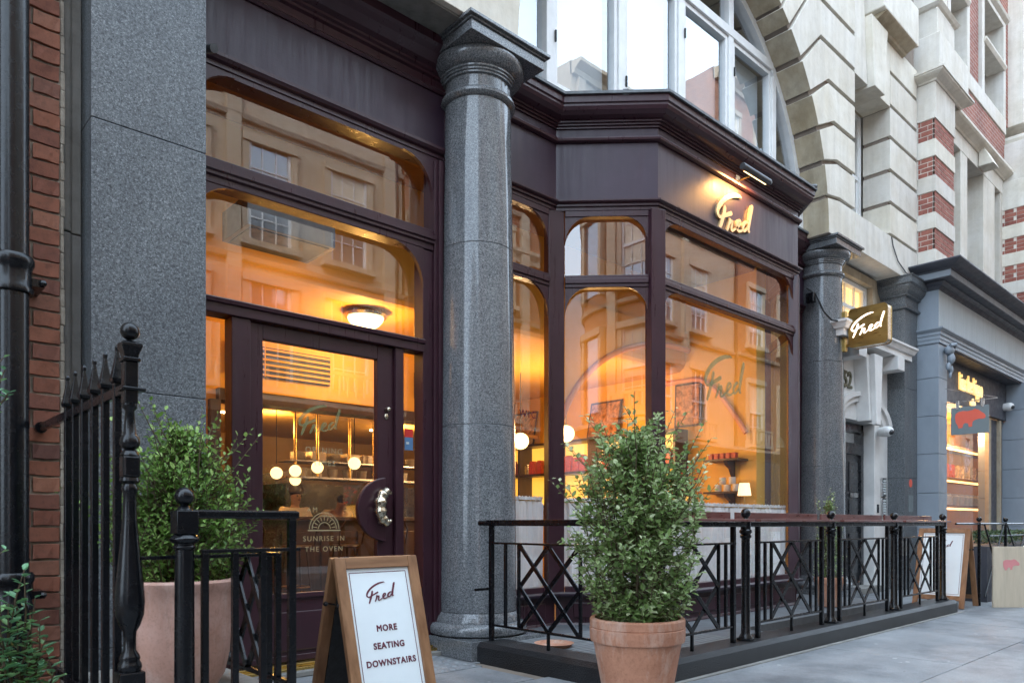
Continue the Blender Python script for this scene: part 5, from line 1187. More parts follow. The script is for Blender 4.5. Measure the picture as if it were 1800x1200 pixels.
obj('vase', MB().lathe([(.03, 0), (.07, .08), (.04, .2), (.05, .22)], 7.6, 5.2, 1.20, 16), 'dark_wood', fl)
g = MB()
for k in range(26): a, b, c = rf.gauss(0, .12), rf.gauss(0, .12), rf.uniform(.25, .62); g.ball((7.6+a, 5.2+b, 1.2+c), .025, 8, (1, 1, .7))
obj('petals', g, 'flower_red', fl, kind='stuff')
g = MB()
for k in range(14): a, b, c = rf.gauss(0, .12), rf.gauss(0, .12), rf.uniform(.25, .6); g.tube([(7.6, 5.2, 1.4), (7.6+a*.5, 5.2+b*.5, 1.2+c*.7), (7.6+a, 5.2+b, 1.2+c)], .004, 4)
obj('flower_stem', g, 'stem', fl, kind='stuff')
obj('vase_stand', MB().box(7.4, 7.8, 5.05, 5.35, .08, 1.198), 'dark_wood', fl)
# cafe curtains
def curtain(p, q, z0, z1, label, inset=.135, c0=.07, c1=.07):
    P0, Q0 = Vector((p[0], p[1], 0)), Vector((q[0], q[1], 0)); u = (Q0-P0); L_ = u.length; u.normalize(); n = Vector((u.y, -u.x, 0))
    t_ = thing('cafe_curtain', label, 'curtain', P0 - n*inset, 'white cafe curtains of the bay'); rc = random.Random(int(p[0]*100))
    m = int(L_/.008); vs = []; rows = [0, .02, .05, .09, .3, .6, .93, .935, 1.0]
    ph = [rc.uniform(0, 6) for _ in range(4)]
    for r_ in rows:
        for i in range(m+1):
            s_ = c0 + (L_-c0-c1)*i/m; amp = .019*(1 if r_ > .06 else .5)
            off = amp*(math.sin(s_*78+ph[0]+.8*math.sin(s_*13+ph[1])) + .5*math.sin(s_*131+ph[2])) + .01*math.sin(s_*17+ph[3]+r_*2)
            zz = z1 - (z1-z0)*r_ + (.006*math.sin(s_*190) if r_ == 0 else 0)
            vs.append(P0 + u*s_ - n*(inset+off*(1 if r_ != .05 else .25)) + Vector((0,0,zz)))
    obj('cloth', MB().add(vs, [(j*(m+1)+i, j*(m+1)+i+1, (j+1)*(m+1)+i+1, (j+1)*(m+1)+i) for j in range(len(rows)-1) for i in range(m)], True), 'curtain', t_)
    obj('curtain_rod', MB().tube([P0 + u*c0 - n*inset + Vector((0,0,z1-.04)), Q0 - u*c1 - n*inset + Vector((0,0,z1-.04))], .006, 6), 'brass', t_)
curtain(B[0], B[1], .46, 1.37, 'white cafe curtain in the narrow pane beside the near column')
curtain(B[1], B[2], .46, 1.36, 'white cafe curtain in the angled pane behind the tall potted shrub')
curtain(B[2], B[3], .46, 1.33, 'long white cafe curtain across the front of the bay window')
# ================================================================== PEOPLE BEHIND THE COUNTER
def skin_mesh(name, joints, edges, mat, parent, sub=2, root=0):
    me = bpy.data.meshes.new(name); me.from_pydata([j[0] for j in joints], edges, []); o = bpy.data.objects.new(name, me); me.materials.append(MATS[mat])
    link(o, parent); sk = o.modifiers.new('skin', 'SKIN'); sk.use_smooth_shade = True
    for i, j in enumerate(joints):
        d = me.skin_vertices[0].data[i]; d.radius = j[1] if isinstance(j[1], tuple) else (j[1], j[1]); d.use_root = i == root
    s_ = o.modifiers.new('subsurf', 'SUBSURF'); s_.levels = sub; s_.render_levels = sub
    return o
def person(x, y, rz, label, lean, hat, scale=1.0):
    t = thing('person', label, 'person', (x, y, .08)); c, s_ = math.cos(rz), math.sin(rz)
    def P(a, b, z): z *= scale; b2 = b - lean*max(0, z-1.0)*1.0; z2 = z - lean*.25*max(0, z-1.0); return (x + a*c - b2*s_, y + a*s_ + b2*c, .08 + z2)
    J = [(P(0,0,.95), (.15,.11)), (P(0,0,1.15), (.135,.10)), (P(0,0,1.35), (.16,.11)), (P(0,0,1.47), (.07,.07)), (P(0,-.01,1.55), .052), (P(0,-.02,1.66), (.078,.09)), (P(0,-.02,1.74), (.07,.085)),
         (P(.17,0,1.43), .062), (P(.25,-.03,1.18), .046), (P(.17,-.24,1.10), .036), (P(.10,-.33,1.12), .026), (P(-.17,0,1.43), .062), (P(-.25,-.03,1.18), .046), (P(-.17,-.24,1.10), .036), (P(-.10,-.33,1.12), .026),
         (P(.09,0,.85), .095), (P(.10,-.01,.48), .062), (P(.10,.02,.08), .04), (P(.10,-.1,.03), .035), (P(-.09,0,.85), .095), (P(-.10,-.01,.48), .062), (P(-.10,.02,.08), .04), (P(-.10,-.1,.03), .035)]
    E_ = [(0,1),(1,2),(2,3),(3,4),(4,5),(5,6),(2,7),(7,8),(8,9),(9,10),(2,11),(11,12),(12,13),(13,14),(0,15),(15,16),(16,17),(17,18),(0,19),(19,20),(20,21),(21,22)]
    skin_mesh('body', J, E_, 'skin', t)
    S = [(P(0,0,.80), (.185,.145)), (P(0,0,1.15), (.155,.125)), (P(0,0,1.36), (.185,.135)), (P(0,0,1.46), (.085,.085)), (P(.18,0,1.43), .085), (P(.26,-.03,1.20), .066), (P(.21,-.14,1.13), .055), (P(-.18,0,1.43), .085), (P(-.26,-.03,1.20), .066), (P(-.21,-.14,1.13), .055)]
    skin_mesh('jacket', S, [(0,1),(1,2),(2,3),(2,4),(4,5),(5,6),(2,7),(7,8),(8,9)], 'shirt_white', t)
    h = P(0,-.015,1.73)
    obj('hair', MB().ball((h[0], h[1]+.02, h[2]+.015), .098*scale, 16, (1, 1.05, .85)), 'hair', t)
    if hat: obj('cap', MB().lathe([(.103, 0), (.106, .05), (.09, .09), (0, .10)], h[0], h[1], h[2]+.01, 18), 'dark_pack', t)
    f = MB(); q = P(0, -.115, 1.66)
    for e in (-1, 1): a = P(.032*e, -.098, 1.685); f.ball(a, .011, 8)
    obj('eyes', f, 'hair', t); n_ = P(0, -.118, 1.655); obj('nose', MB().ball(n_, .017, 8, (.8, 1, 1.3)), 'skin', t); m_ = P(0, -.103, 1.618); obj('mouth', MB().ball(m_, .018, 8, (1.3, .5, .4)), 'maroon_print', t)
    for e in (-1, 1):
        hb = Vector(P(.10*e, -.34, 1.12)); g = MB(); g.ball(hb, .04, 10, (1, 1.1, .5))
        for k in range(4): a = P((.075+.016*k)*e, -.375, 1.12); b = P((.072+.017*k)*e, -.43+.008*abs(k-1), 1.10); g.tube([a, b], [.009, .007], 6)
        a = P(.065*e, -.34, 1.12); b = P(.04*e, -.37, 1.11); g.tube([a, b], [.01, .008], 6); obj('hand', g, 'skin', t)
person(4.82, 9.75, .15, 'person in a dark cap and white jacket standing behind the counter', 0.05, True, .84)
person(5.62, 10.1, -.1, 'person in white bending over the counter beside the capped worker', .8, False, .84)

# ================================================================== DRAINPIPE
dp = thing('drainpipe', 'glossy black cast iron drainpipe with collars against the red brick wall', 'drainpipe', (.69, 4.52, 0))
obj('pipe', MB().tube([(.69, 4.52, -.02), (.69, 4.52, 6.5)], .074, 28), 'black_iron', dp)
for z in (2.28, .66):
    cz = obj('collar', MB().lathe([(.076, 0), (.092, .0), (.096, .015), (.088, .035), (.084, .10), (.088, .13), (.098, .15), (.098, .175), (.088, .19), (.076, .19)], .69, 4.52, z, 28), 'black_iron', dp)
    obj('fixing_lug', MB().box(.77, .83, 4.50, 4.70, z+.05, z+.09).ball((.82, 4.49, z+.07), .018, 8), 'black_iron', cz)

# ================================================================== LEFT RAILINGS
YL, XF = 3.06, .842
sfc = thing('spear_railing', 'black iron railing of spear topped bars running from the brick wall to the ornate post', 'railing', (XF, 3.8, 0))
obj('top_rail', MB().box(XF-.012, XF+.012, YL, 4.72, 1.60, 1.64), 'black_iron', sfc, .004)
obj('rail_end', MB().tube([(XF, 4.66, 1.62), (XF, 4.72, 1.62)], .03, 10), 'black_iron', sfc)
obj('bottom_rail', MB().box(XF-.012, XF+.012, YL, 4.72, .34, .38), 'black_iron', sfc, .004)
sp = [(.0165, 1.655), (.030, 1.66), (.034, 1.675), (.026, 1.70), (.014, 1.75), (.008, 1.785), (.011, 1.79), (.011, 1.80), (.004, 1.81), (0, 1.812)]
for i, xx in enumerate((119, 132, 148, 166, 185, 206)):
    yy = px(xx, 640, X=XF).y
    b_ = obj('bar', MB().box(XF-.014, XF+.014, yy-.014, yy+.014, .30, 1.66), 'black_iron', sfc, .003)
    obj('spear_head', MB().lathe(sp, XF, yy, 0, 4, False, math.pi/4, math.pi/4+2*math.pi), 'black_iron', b_, .002)
op = thing('ornate_post', 'tall turned black iron newel post with ball finial at the railing end', 'post', (XF, YL, .2))
obj('ball_finial', MB().ball((XF, YL, 1.832), .034, 24), 'black_iron', op)
obj('cap', MB().lathe([(.018, 1.795), (.03, 1.792), (.052, 1.784), (.052, 1.772), (.038, 1.745), (.034, 1.73)], XF, YL, 0, 4, False, math.pi/4, math.pi/4+2*math.pi).box(XF-.031, XF+.031, YL-.031, YL+.031, 1.715, 1.73), 'black_iron', op, .003)
obj('upper_block', MB().box(XF-.024, XF+.024, YL-.024, YL+.024, 1.555, 1.715).box(XF-.034, XF+.05, YL-.034, YL+.034, 1.605, 1.618), 'black_iron', op, .004)
TP = [(.026, 1.555), (.026, 1.54), (.016, 1.53), (.020, 1.47), (.022, 1.44), (.034, 1.425), (.036, 1.405), (.030, 1.39), (.018, 1.383), (.030, 1.372), (.034, 1.36)]
obj('turned_neck', MB().lathe(TP[::-1], XF, YL, 0, 28), 'black_iron', op, smooth_angle=50)
obj('middle_block', MB().box(XF-.031, XF+.031, YL-.031, YL+.031, 1.275, 1.36), 'black_iron', op, .01)
TP = [(.034, 1.275), (.036, 1.262), (.024, 1.25), (.030, 1.235), (.026, 1.218), (.023, 1.20), (.026, 1.12), (.034, 1.02), (.043, .93), (.050, .85), (.053, .80), (.050, .755), (.038, .715), (.024, .69), (.022, .665), (.022, .62), (.034, .60), (.037, .59), (.034, .58), (.040, .57), (.043, .555), (.038, .54)]
obj('turned_shaft', MB().lathe(TP[::-1], XF, YL, 0, 28), 'black_iron', op, smooth_angle=50)
obj('base_block', MB().box(XF-.045, XF+.045, YL-.045, YL+.045, .20, .54), 'black_iron', op, .006)
struct('railing_plinth', MB().box(.70, 1.52, 2.80, 4.60, 0, .20), 'stone_base', .01)
struct('pot_plinth', MB().box(.93, 1.52, 3.12, 4.2, .2, .355), 'stone_grey', .01)
# short post + rail (front), rail behind with lattice return
gate = thing('railing_gate', 'low black railing panel of plain bars with ball topped post before the large pot', 'railing', (1.2, 2.95, .2))
PXc, PYc = 1.006, 2.95
cp = obj('post', MB().lathe([(.038, .2), (.035, 1.0)], PXc, PYc, 0, 20), 'black_iron', gate)
obj('post_head', MB().lathe([(.036, 1.0), (.044, 1.01), (.036, 1.022), (.050, 1.03), (.056, 1.042), (.046, 1.055), (.036, 1.06)], PXc, PYc, 0, 20).box(PXc-.040, PXc+.040, PYc-.040, PYc+.040, 1.06, 1.15).lathe([(.034, 1.15), (.02, 1.165), (.012, 1.175)], PXc, PYc, 0, 16).ball((PXc, PYc, 1.205), .036, 22), 'black_iron', cp, .003)
obj('handrail', MB().box(PXc, 1.475, 2.93, 2.97, 1.12, 1.155), 'black_iron', gate, .008)
obj('mid_rail', MB().box(PXc+.06, 1.48, 2.935, 2.965, .985, 1.0), 'black_iron', gate, .003)
obj('bottom_rail', MB().box(PXc, 1.48, 2.935, 2.965, .27, .285), 'black_iron', gate, .003)
for i, xx in enumerate((360, 413, 462)):
    x_ = px(xx, 1000, Y=2.95).x; obj('bar', MB().box(x_-.013, x_+.013, 2.937, 2.963, .285, .985), 'black_iron', gate, .003)
obj('end_bar', MB().box(1.43, 1.462, 2.934, 2.966, .2, 1.12), 'black_iron', gate, .004)
lr = thing('lattice_railing', 'black railing with diamond lattice running back from the corner to the shop door', 'railing', (1.44, 3.6, .2))
XL = 1.44
obj('mid_rail', MB().box(XF+.03, XL+.01, 3.05, 3.075, .960, .975).box(XL-.015, XL+.015, 3.076, 3.92, .960, .975), 'black_iron', lr, .003)
obj('handrail', MB().box(XL-.02, XL+.02, 2.975, 3.92, 1.12, 1.15), 'black_iron', lr, .006)
obj('bottom_rail', MB().box(XL-.014, XL+.014, 2.97, 3.92, .415, .435), 'black_iron', lr, .003)
for yy in (3.07, 3.16, 3.90): obj('bar', MB().box(XL-.013, XL+.013, yy-.013, yy+.013, .36, .960), 'black_iron', lr, .003)
def lattice(P0, u, w, z0, z1, parent, th=.012, wd=.034):
    """big cross plus inner diamond of flat bars"""
    P0, u = Vector(P0), Vector(u).normalized(); n = Vector((u.y, -u.x, 0)); zm = (z0+z1)/2
    segs = [((0, z0), (w, z1)), ((0, z1), (w, z0)), ((0, zm), (w/2, z1)), ((w/2, z1), (w, zm)), ((w, zm), (w/2, z0)), ((w/2, z0), (0, zm))]
    for i, (a, b) in enumerate(segs):
        d = Vector((b[0]-a[0], b[1]-a[1])).normalized(); s_ = -1 if d.x*d.y > 0 else 1
        A = P0 + u*a[0] + Vector((0,0,a[1])); Bq = P0 + u*b[0] + Vector((0,0,b[1])); L_ = Bq - A; t_ = (u*(-d.y) + Vector((0,0,d.x))) * wd
        nn = n*(th*s_)
        obj('lattice_bar', MB().obox(A - t_*.5, L_, t_, nn), 'black_iron', parent, .0015)
lattice((XL, 3.88, 0), (0,-1,0), .30, .435, .960, lr); lattice((XL, 3.56, 0), (0,-1,0), .34, .435, .960, lr)

# ================================================================== RIGHT RAILINGS
pth = MB()
Q = [(3.94, 4.56), (3.94, 3.13), (10.30, 3.13)]
pth.sweep(Q, [(-.15, -.05), (.13, -.05), (.13, .12), (.10, .155), (-.15, .155)])
tag(obj('railing_plinth', pth, 'painted_plinth', None, .008), 'low black painted masonry kerb carrying the area railings', 'kerb')
struct('pavement_edge', MB().box(3.9, 10.4, 2.955, 2.998, -.01, .006), 'stone_grey'); bpy.data.objects['pavement_edge'].name = 'pavement_strip'
ZH, ZM, ZB = 1.085, .945, .285
def panel(P0, u, L_, label, posts=(.0,), lat=(.16, .52), thing_=None, grab=False, hand=True):
    """railing panel: mid rail, bottom rail, end bars, plain bars, lattice in the middle"""
    P0 = Vector(P0); u = Vector(u).normalized(); n = Vector((u.y, -u.x, 0))
    t_ = thing('lattice_fence', label, 'railing', P0 + u*(L_/2) + Vector((0,0,.155)), 'lattice panels of the area railing')
    def seg(nm, a, b, z0, z1, w_): obj(nm, MB().obox(P0 + u*a - n*w_ + Vector((0,0,z0)), u*(b-a), n*2*w_, Vector((0,0,z1-z0))), 'black_iron', t_, .003)
    seg('mid_rail', -.01, L_+.01, ZM-.008, ZM+.008, .014); seg('bottom_rail', -.01, L_+.01, ZB-.009, ZB+.009, .013)
    if hand: seg('handrail', -.02, L_+.02, ZH-.001, ZH+.045, .028)
    for e in (.0, L_-.034): seg('end_bar', e, e+.034, .155, ZH, .018)
    c = L_/2; wl = lat
    a0, a1 = c-wl/2, c+wl/2
    for e in (a0-.022, a1): seg('bar', e, e+.022, ZB+.009, ZM-.008, .011)
    for e in ((a0+.02)/2, (a1 + L_-.01)/2): seg('bar', e-.012, e+.012, ZB+.009, ZM-.008, .011)
    k = max(1, round(wl/.55)); 
    for i in range(k): lattice(P0 + u*(a0 + wl*i/k), u, wl/k, ZB+.009, ZM-.008, t_)
    seg('foot', c-.01, c+.01, .150, ZB-.009, .011)
    return t_
panel((3.94, 4.53, 0), (0,-1,0), 1.32, 'lattice railing panel running out from the near column to the pavement', lat=.62)
posts = [3.94, 5.47, 7.03, 8.60, 10.17]
labs = ['lattice railing panel half hidden behind the tall potted shrub', 'lattice railing panel in front of the long white curtain', 'lattice railing panel in front of the small terracotta pot', 'last lattice railing panel beside the right A-board']
for i in range(4):
    a, b = posts[i]+.175, posts[i+1]-.175; panel((a, 3.13, 0), (1,0,0), b-a, labs[i], lat=.70, hand=False)
plab = ['', 'ball topped iron post nearest the tall potted shrub', 'ball topped iron post left of the small terracotta pot', 'ball topped iron post next but one to the right A-board', 'last ball topped iron post beside the right A-board']
rpost = None
for i in range(1, 5):
    x = posts[i]
    if rpost is None:
        rpost = thing('railing_post', plab[i], 'post', (x, 3.13, .155), 'ball topped posts of the area railing')
        obj('shaft', MB().lathe([(.06, .155), (.06, .17), (.045, .20), (.036, .215), (.034, .98), (.045, .99), (.045, 1.005), (.036, 1.015), (.05, 1.03), (.05, 1.045), (.04, 1.055), (.04, 1.135)], x, 3.13, 0, 20), 'black_iron', rpost, smooth_angle=35)
        obj('foot_plate', MB().lathe([(.07, 0), (.07, .02), (.0, .021)], x, 3.13, .1552, 6, False), 'black_iron', rpost)
        obj('ball_finial', MB().lathe([(.022, 1.135), (.018, 1.15)], x, 3.13, 0, 14).ball((x, 3.13, 1.185), .040, 22), 'black_iron', rpost)
    else: dup(rpost, (x, 3.13, .155), 0, plab[i])
# corner: round handrail to the near column
hr = thing('handrail', 'round black handrail running out from the near column', 'handrail', (3.94, 3.8, 1.1))
obj('rail', MB().tube([(3.94, 4.66, 1.105), (3.94, 3.13, 1.105)], .023, 12), 'black_iron', hr)
obj('wall_stub', MB().box(3.78, 3.93, 4.52, 4.54, .565, .585), 'black_iron', hr)
hrr = tag(obj('iron_handrail', MB().box(3.92, 10.22, 3.10, 3.16, 1.075, 1.115), 'black_iron', None, .008), 'flat black iron handrail under the timber ledge of the front railings', 'handrail')
lg = thing('timber_ledge', 'varnished dark red timber ledge with low upstand on the front railings', 'ledge', (7, 3.2, 1.12))
for i in range(4):
    a, b = (posts[i] if i else 4.2)+.045, posts[i+1]-.045
    obj('ledge_board', MB().box(a, b, 3.02, 3.26, 1.117, 1.137), 'ledge_wood', lg, .003); obj('upstand', MB().box(a, b, 3.24, 3.26, 1.138, 1.195), 'ledge_wood', lg, .002)
tag(obj('saucer', MB().lathe([(0, .0), (.13, 0), (.155, .028), (.16, .03), (.15, .024), (.13, .008), (0, .008)], 4.27, 4.13, .119, 32), 'terracotta'), 'empty terracotta saucer on the decking behind the near railings', 'saucer')

# ================================================================== PLANTS
def leaf_mesh(mb, p, d, up, L_, W_, rng_, shade, shades, fold=.25, curl=.1):
    d = d.normalized(); s_ = d.cross(up)
    if s_.length < 1e-3: s_ = d.cross(Vector((1,0,0)))
    s_.normalize(); nn = s_.cross(d).normalized(); o = len(mb.v)
    a = p; m = p + d*L_*.5 - nn*fold*W_*.4; e = p + d*L_ - nn*curl*L_
    l = p + d*L_*.42 + s_*W_*.5 + nn*fold*W_*.3; r = p + d*L_*.42 - s_*W_*.5 + nn*fold*W_*.3
    l2 = p + d*L_*.8 + s_*W_*.3 ; r2 = p + d*L_*.8 - s_*W_*.3
    mb.v += [tuple(q) for q in (a, l, l2, e, r2, r, m)]
    mb.f += [(o, o+6, o+1), (o+1, o+6, o+3, o+2), (o+6, o+5, o+4, o+3), (o, o+5, o+6)]
    mb.mi += [0]*4; mb.sm += [False]*4; shades += [shade]*7
def add_shade(o, shades):
    at = o.data.attributes.new('leaf_shade', 'FLOAT', 'POINT'); at.data.foreach_set('value', shades)
leaf_mat('leaf_pitto', (.11, .18, .045), (.28, .40, .14), (.66, .72, .46), .42, .35)
leaf_mat('leaf_bush', (.08, .16, .03), (.19, .34, .07), (.40, .56, .17), .42, .35)
leaf_mat('leaf_ivy', (.09, .22, .11), (.18, .38, .20), (.36, .58, .22), .4, .2)
leaf_mat('leaf_hedge', (.03, .06, .02), (.06, .10, .035), (.1, .16, .06), .5, .2)
def shrub(parent, base, env, H, ntw, mat, L_, W_, seed, twl=(.14, .26), stems=9, per=13, wild=0, shoots=0):
    """env(t, a) = crown radius at relative height t and angle a"""
    r_ = random.Random(seed); base = Vector(base); mb = MB(); sh = []; tw = MB()
    spine = []
    for k in range(stems):
        a = 2*math.pi*k/stems + r_.uniform(-.3, .3); tip = base + Vector((math.cos(a)*env(.7, a)*.55, math.sin(a)*env(.7, a)*.55, H*r_.uniform(.7, .95)))
        mid = base + Vector((math.cos(a)*env(.4, a)*.35, math.sin(a)*env(.4, a)*.35, H*.4)); b0 = base + Vector((math.cos(a)*.03, math.sin(a)*.03, -.02))
        pts = [b0.lerp(mid, t) if t < 1 else mid for t in (0, .5, 1)] + [mid.lerp(tip, .5) + Vector((r_.uniform(-.03,.03), r_.uniform(-.03,.03), 0)), tip]
        tw.tube(pts, [.009, .008, .006, .004, .002], 5); spine += [(pts[i].lerp(pts[i+1], q/4)) for i in range(1, 4) for q in range(4)]
    for i in range(ntw + shoots):
        t = r_.random()**1.05; a = r_.uniform(0, 2*math.pi)
        rr = env(t, a) * (r_.random()**.5); lump = .86 + .28*noise.noise(Vector((math.cos(a)*2.2, math.sin(a)*2.2, t*5 + seed)))
        tip = base + Vector((math.cos(a)*rr*lump, math.sin(a)*rr*lump, t*H))
        if wild and r_.random() < wild: tip += Vector((math.cos(a)*r_.uniform(.02, .1), math.sin(a)*r_.uniform(.02, .1), r_.uniform(0, .14)))
        d = Vector((math.cos(a)*.75, math.sin(a)*.75, .45 + .9*t)) + Vector((r_.uniform(-.5, .5), r_.uniform(-.5, .5), r_.uniform(-.5, .4))); d.normalize()
        ln = r_.uniform(*twl)
        if i >= ntw:      # long free shoots out of the top and the shoulders
            a = r_.uniform(0, 2*math.pi); t = r_.uniform(.55, .95); rr = env(t, a); d = Vector((math.cos(a)*.7, math.sin(a)*.7, r_.uniform(.5, 1.3))).normalized(); ln = r_.uniform(.22, .38)
            tip = base + Vector((math.cos(a)*rr*.7, math.sin(a)*rr*.7, t*H)) + d*ln*.75
        st = tip - d*ln
        bend = Vector((r_.uniform(-.02, .02), r_.uniform(-.02, .02), -.02)); pm = st.lerp(tip, .5) + bend
        tw.tube([st, pm, tip], [.0032, .0024, .0012], 4, cap=False)
        inner = min(1, rr/max(.01, env(t, a)))
        nl = per
        for k in range(nl):
            q = .12 + .88*k/(nl-1); p = (st.lerp(pm, q*2) if q < .5 else pm.lerp(tip, q*2-1))
            an = k*2.4 + r_.random(); side = d.cross(Vector((0, 0, 1))); side = side.normalized() if side.length > .01 else Vector((1, 0, 0)); o2 = d.cross(side)
            ld_ = (d*(.35 + .5*q) + (side*math.cos(an) + o2*math.sin(an))*1.0).normalized()
            sc_ = r_.uniform(.5, 1.25) * (1 - .25*(q > .9)); sd_ = min(1, max(0, r_.gauss(.38, .26) + .28*(q > .8)))
            leaf_mesh(mb, p, ld_, Vector((r_.uniform(-.4, .4), r_.uniform(-.4, .4), 1)), L_*sc_, W_*sc_, r_, sd_, sh, .3, r_.uniform(0, .2))
    o = obj('foliage', mb, mat, parent, kind='stuff'); add_shade(o, sh)
    obj('twigs', tw, 'stem', parent, kind='stuff')
def pot_round(parent, c, rt, rb_, h, rim, mat, r_in=.9):
    g = MB().lathe([(rb_*.9, 0), (rb_, .01), (rt*.93, h-rim), (rt*.985, h-rim+.004), (rt, h-rim+.02), (rt*1.01, h-rim*.42), (rt*.985, h-rim*.40), (rt*1.0, h-rim*.36), (rt*1.005, h-.01), (rt*.98, h), (rt*.90, h), (rt*.885, h-.06)], c[0], c[1], c[2], 48)
    obj('pot', g, mat, parent, smooth_angle=30)
    rs_ = random.Random(1); s_ = MB(); N = 24
    vs = [(c[0], c[1], c[2]+h-.05)]; 
    for j in range(1, 5):
        for i in range(N): a = 2*math.pi*i/N; q = rt*.89*j/4; vs.append((c[0]+q*math.cos(a), c[1]+q*math.sin(a), c[2]+h-.05+rs_.uniform(-.008, .01)))
    fs = [(0, 1+i, 1+(i+1) % N) for i in range(N)] + [(1+(j*N)+i, 1+((j+1)*N)+i, 1+((j+1)*N)+(i+1) % N, 1+(j*N)+(i+1) % N) for j in range(3) for i in range(N)]
    s_.add(vs, fs, True); obj('soil', s_, 'soil', parent)
pc = px(1120, 1090, Y=1); dd = pc.x*math.sin(R(TH)) + pc.y*math.cos(R(TH)); pc = (pc - Vector((0,0,1.1)))*(4.25/dd); PCX, PCY = pc.x, pc.y
t = thing('potted_shrub', 'tall airy green shrub in a terracotta pot standing before the black railings', 'potted plant', (PCX, PCY, 0))
pot_round(t, (PCX, PCY, 0), .27, .175, .565, .135, 'terracotta')
def env1(t_, a): 
    base = [(.0, .22), (.08, .33), (.25, .43), (.45, .48), (.62, .46), (.8, .38), (.92, .26), (1.0, .08)]
    for (t0, r0), (t1, r1) in zip(base, base[1:]):
        if t_ <= t1: return r0 + (r1-r0)*(t_-t0)/(t1-t0)
    return .05
shrub(t, (PCX, PCY, .53), env1, 1.10, 900, 'leaf_pitto', .042, .030, 3, (.12, .26), 12, 12, .15, 34)
pcl = px(318, 1003, Y=1); dd = pcl.x*math.sin(R(TH)) + pcl.y*math.cos(R(TH)); pcl = (pcl - Vector((0,0,1.1)))*(3.33/dd); LX, LY = pcl.x, pcl.y
t = thing('potted_shrub', 'broad green bush in a pale bell shaped terracotta pot behind the left railings', 'potted plant', (LX, LY, .355))
obj('pot', MB().lathe([(.11, 0), (.15, .01), (.185, .07), (.205, .16), (.213, .28), (.220, .40), (.226, .445), (.238, .47), (.240, .487), (.232, .497), (.210, .497), (.205, .46)], LX, LY, .356, 48), 'terracotta_pale', t, smooth_angle=40)
obj('soil', MB().lathe([(.208, 0), (.10, .012), (0, .015)], LX, LY, .80, 24), 'soil', t)
def env2(t_, a):
    base = [(.0, .24), (.12, .33), (.3, .36), (.5, .35), (.7, .30), (.85, .20), (1.0, .05)]
    for (t0, r0), (t1, r1) in zip(base, base[1:]):
        if t_ <= t1: return r0 + (r1-r0)*(t_-t0)/(t1-t0)
    return .04
shrub(t, (LX+.02, LY+.06, .83), env2, .72, 1000, 'leaf_bush', .032, .019, 5, (.12, .24), 10, 13, .10, 16)
# sprigs reaching through the spear railing
g = MB(); sh = []; tw = MB(); r_ = random.Random(6)
for (x0, y0, n) in ((150, 900, 9), (125, 860, 8), (180, 850, 9), (135, 960, 6), (205, 930, 8), (190, 800, 7)):
    p1 = px(x0, y0, X=XF+.10); p0 = Vector((LX-.1, LY+.1, 1.0)); m = p0.lerp(p1, .6) + Vector((0, 0, .05)); tw.tube([p0, m, p1], [.004, .003, .0015], 4)
    for k in range(n*5):
        q = .35 + .65*r_.random(); p = p0.lerp(m, q*1.6) if q < .6 else m.lerp(p1, (q-.6)/.4); p = p + Vector((r_.gauss(0, .03), r_.gauss(0, .03), r_.gauss(0, .03)))
        leaf_mesh(g, p, Vector((r_.uniform(-1, 1), r_.uniform(-1, 1), r_.uniform(-.4, .8))), Vector((0, 0, 1)), .03*r_.uniform(.7, 1.2), .017, r_, min(1, max(0, r_.gauss(.5, .25))), sh)
o = obj('side_foliage', g, 'leaf_bush', t, kind='stuff'); add_shade(o, sh); obj('side_twigs', tw, 'stem', t, kind='stuff')
# small shrub by column 2
SXc, SYc = 8.98, 4.02
t = thing('potted_shrub', 'slim small leaved shrub in a terracotta pot between the bay and the right column', 'potted plant', (SXc, SYc, .09))
pot_round(t, (SXc, SYc, .091), .17, .12, .36, .08, 'terracotta')
def env3(t_, a):
    base = [(.0, .14), (.15, .20), (.4, .20), (.6, .17), (.8, .12), (1.0, .03)]
    for (t0, r0), (t1, r1) in zip(base, base[1:]):
        if t_ <= t1: return r0 + (r1-r0)*(t_-t0)/(t1-t0)
    return .03
shrub(t, (SXc, SYc, .42), env3, .98, 330, 'leaf_pitto', .034, .022, 8, (.10, .18), 6, 10, .12)
# climbing plant at the lower left, with larger leaves
t = thing('climbing_plant', 'leafy green plant with broad leaves at the foot of the drainpipe', 'plant', (.62, 4.0, .0))
r_ = random.Random(21); tw = MB(); srcs = []
for k in range(3):
    mb = MB(); sh = []; leaf_mesh(mb, Vector((0, 0, 0)), Vector((1, 0, 0)), Vector((0, 0, 1)), 1.0, .62, r_, .3 + .25*k, sh, .3, .12); o = obj('leaf', mb, 'leaf_ivy', None); add_shade(o, sh); srcs.append(o)
def sprig(p0, p1, n, L_):
    m = p0.lerp(p1, .5) + Vector((r_.uniform(-.03, .03), 0, r_.uniform(-.02, .03))); tw.tube([p0, m, p1], [.006, .004, .002], 5)
    for i in range(n):
        q = i/(n-1); p = p0.lerp(m, q*2) if q < .5 else m.lerp(p1, q*2-1)
        a = i*2.4; d = Vector((math.cos(a), math.sin(a)*.8 - .25, .55)); d.normalize(); s_ = L_*r_.uniform(.7, 1.15)*(1.1 - .4*q)
        rot = d.to_track_quat('X', 'Z').to_euler()
        o = bpy.data.objects.new('leaf', r_.choice(srcs).data); o.location = p; o.rotation_euler = rot; o.scale = (s_, s_, s_); C.objects.link(o); o.parent = t; o.matrix_parent_inverse = wmat(t).inverted()
D0 = 3.6
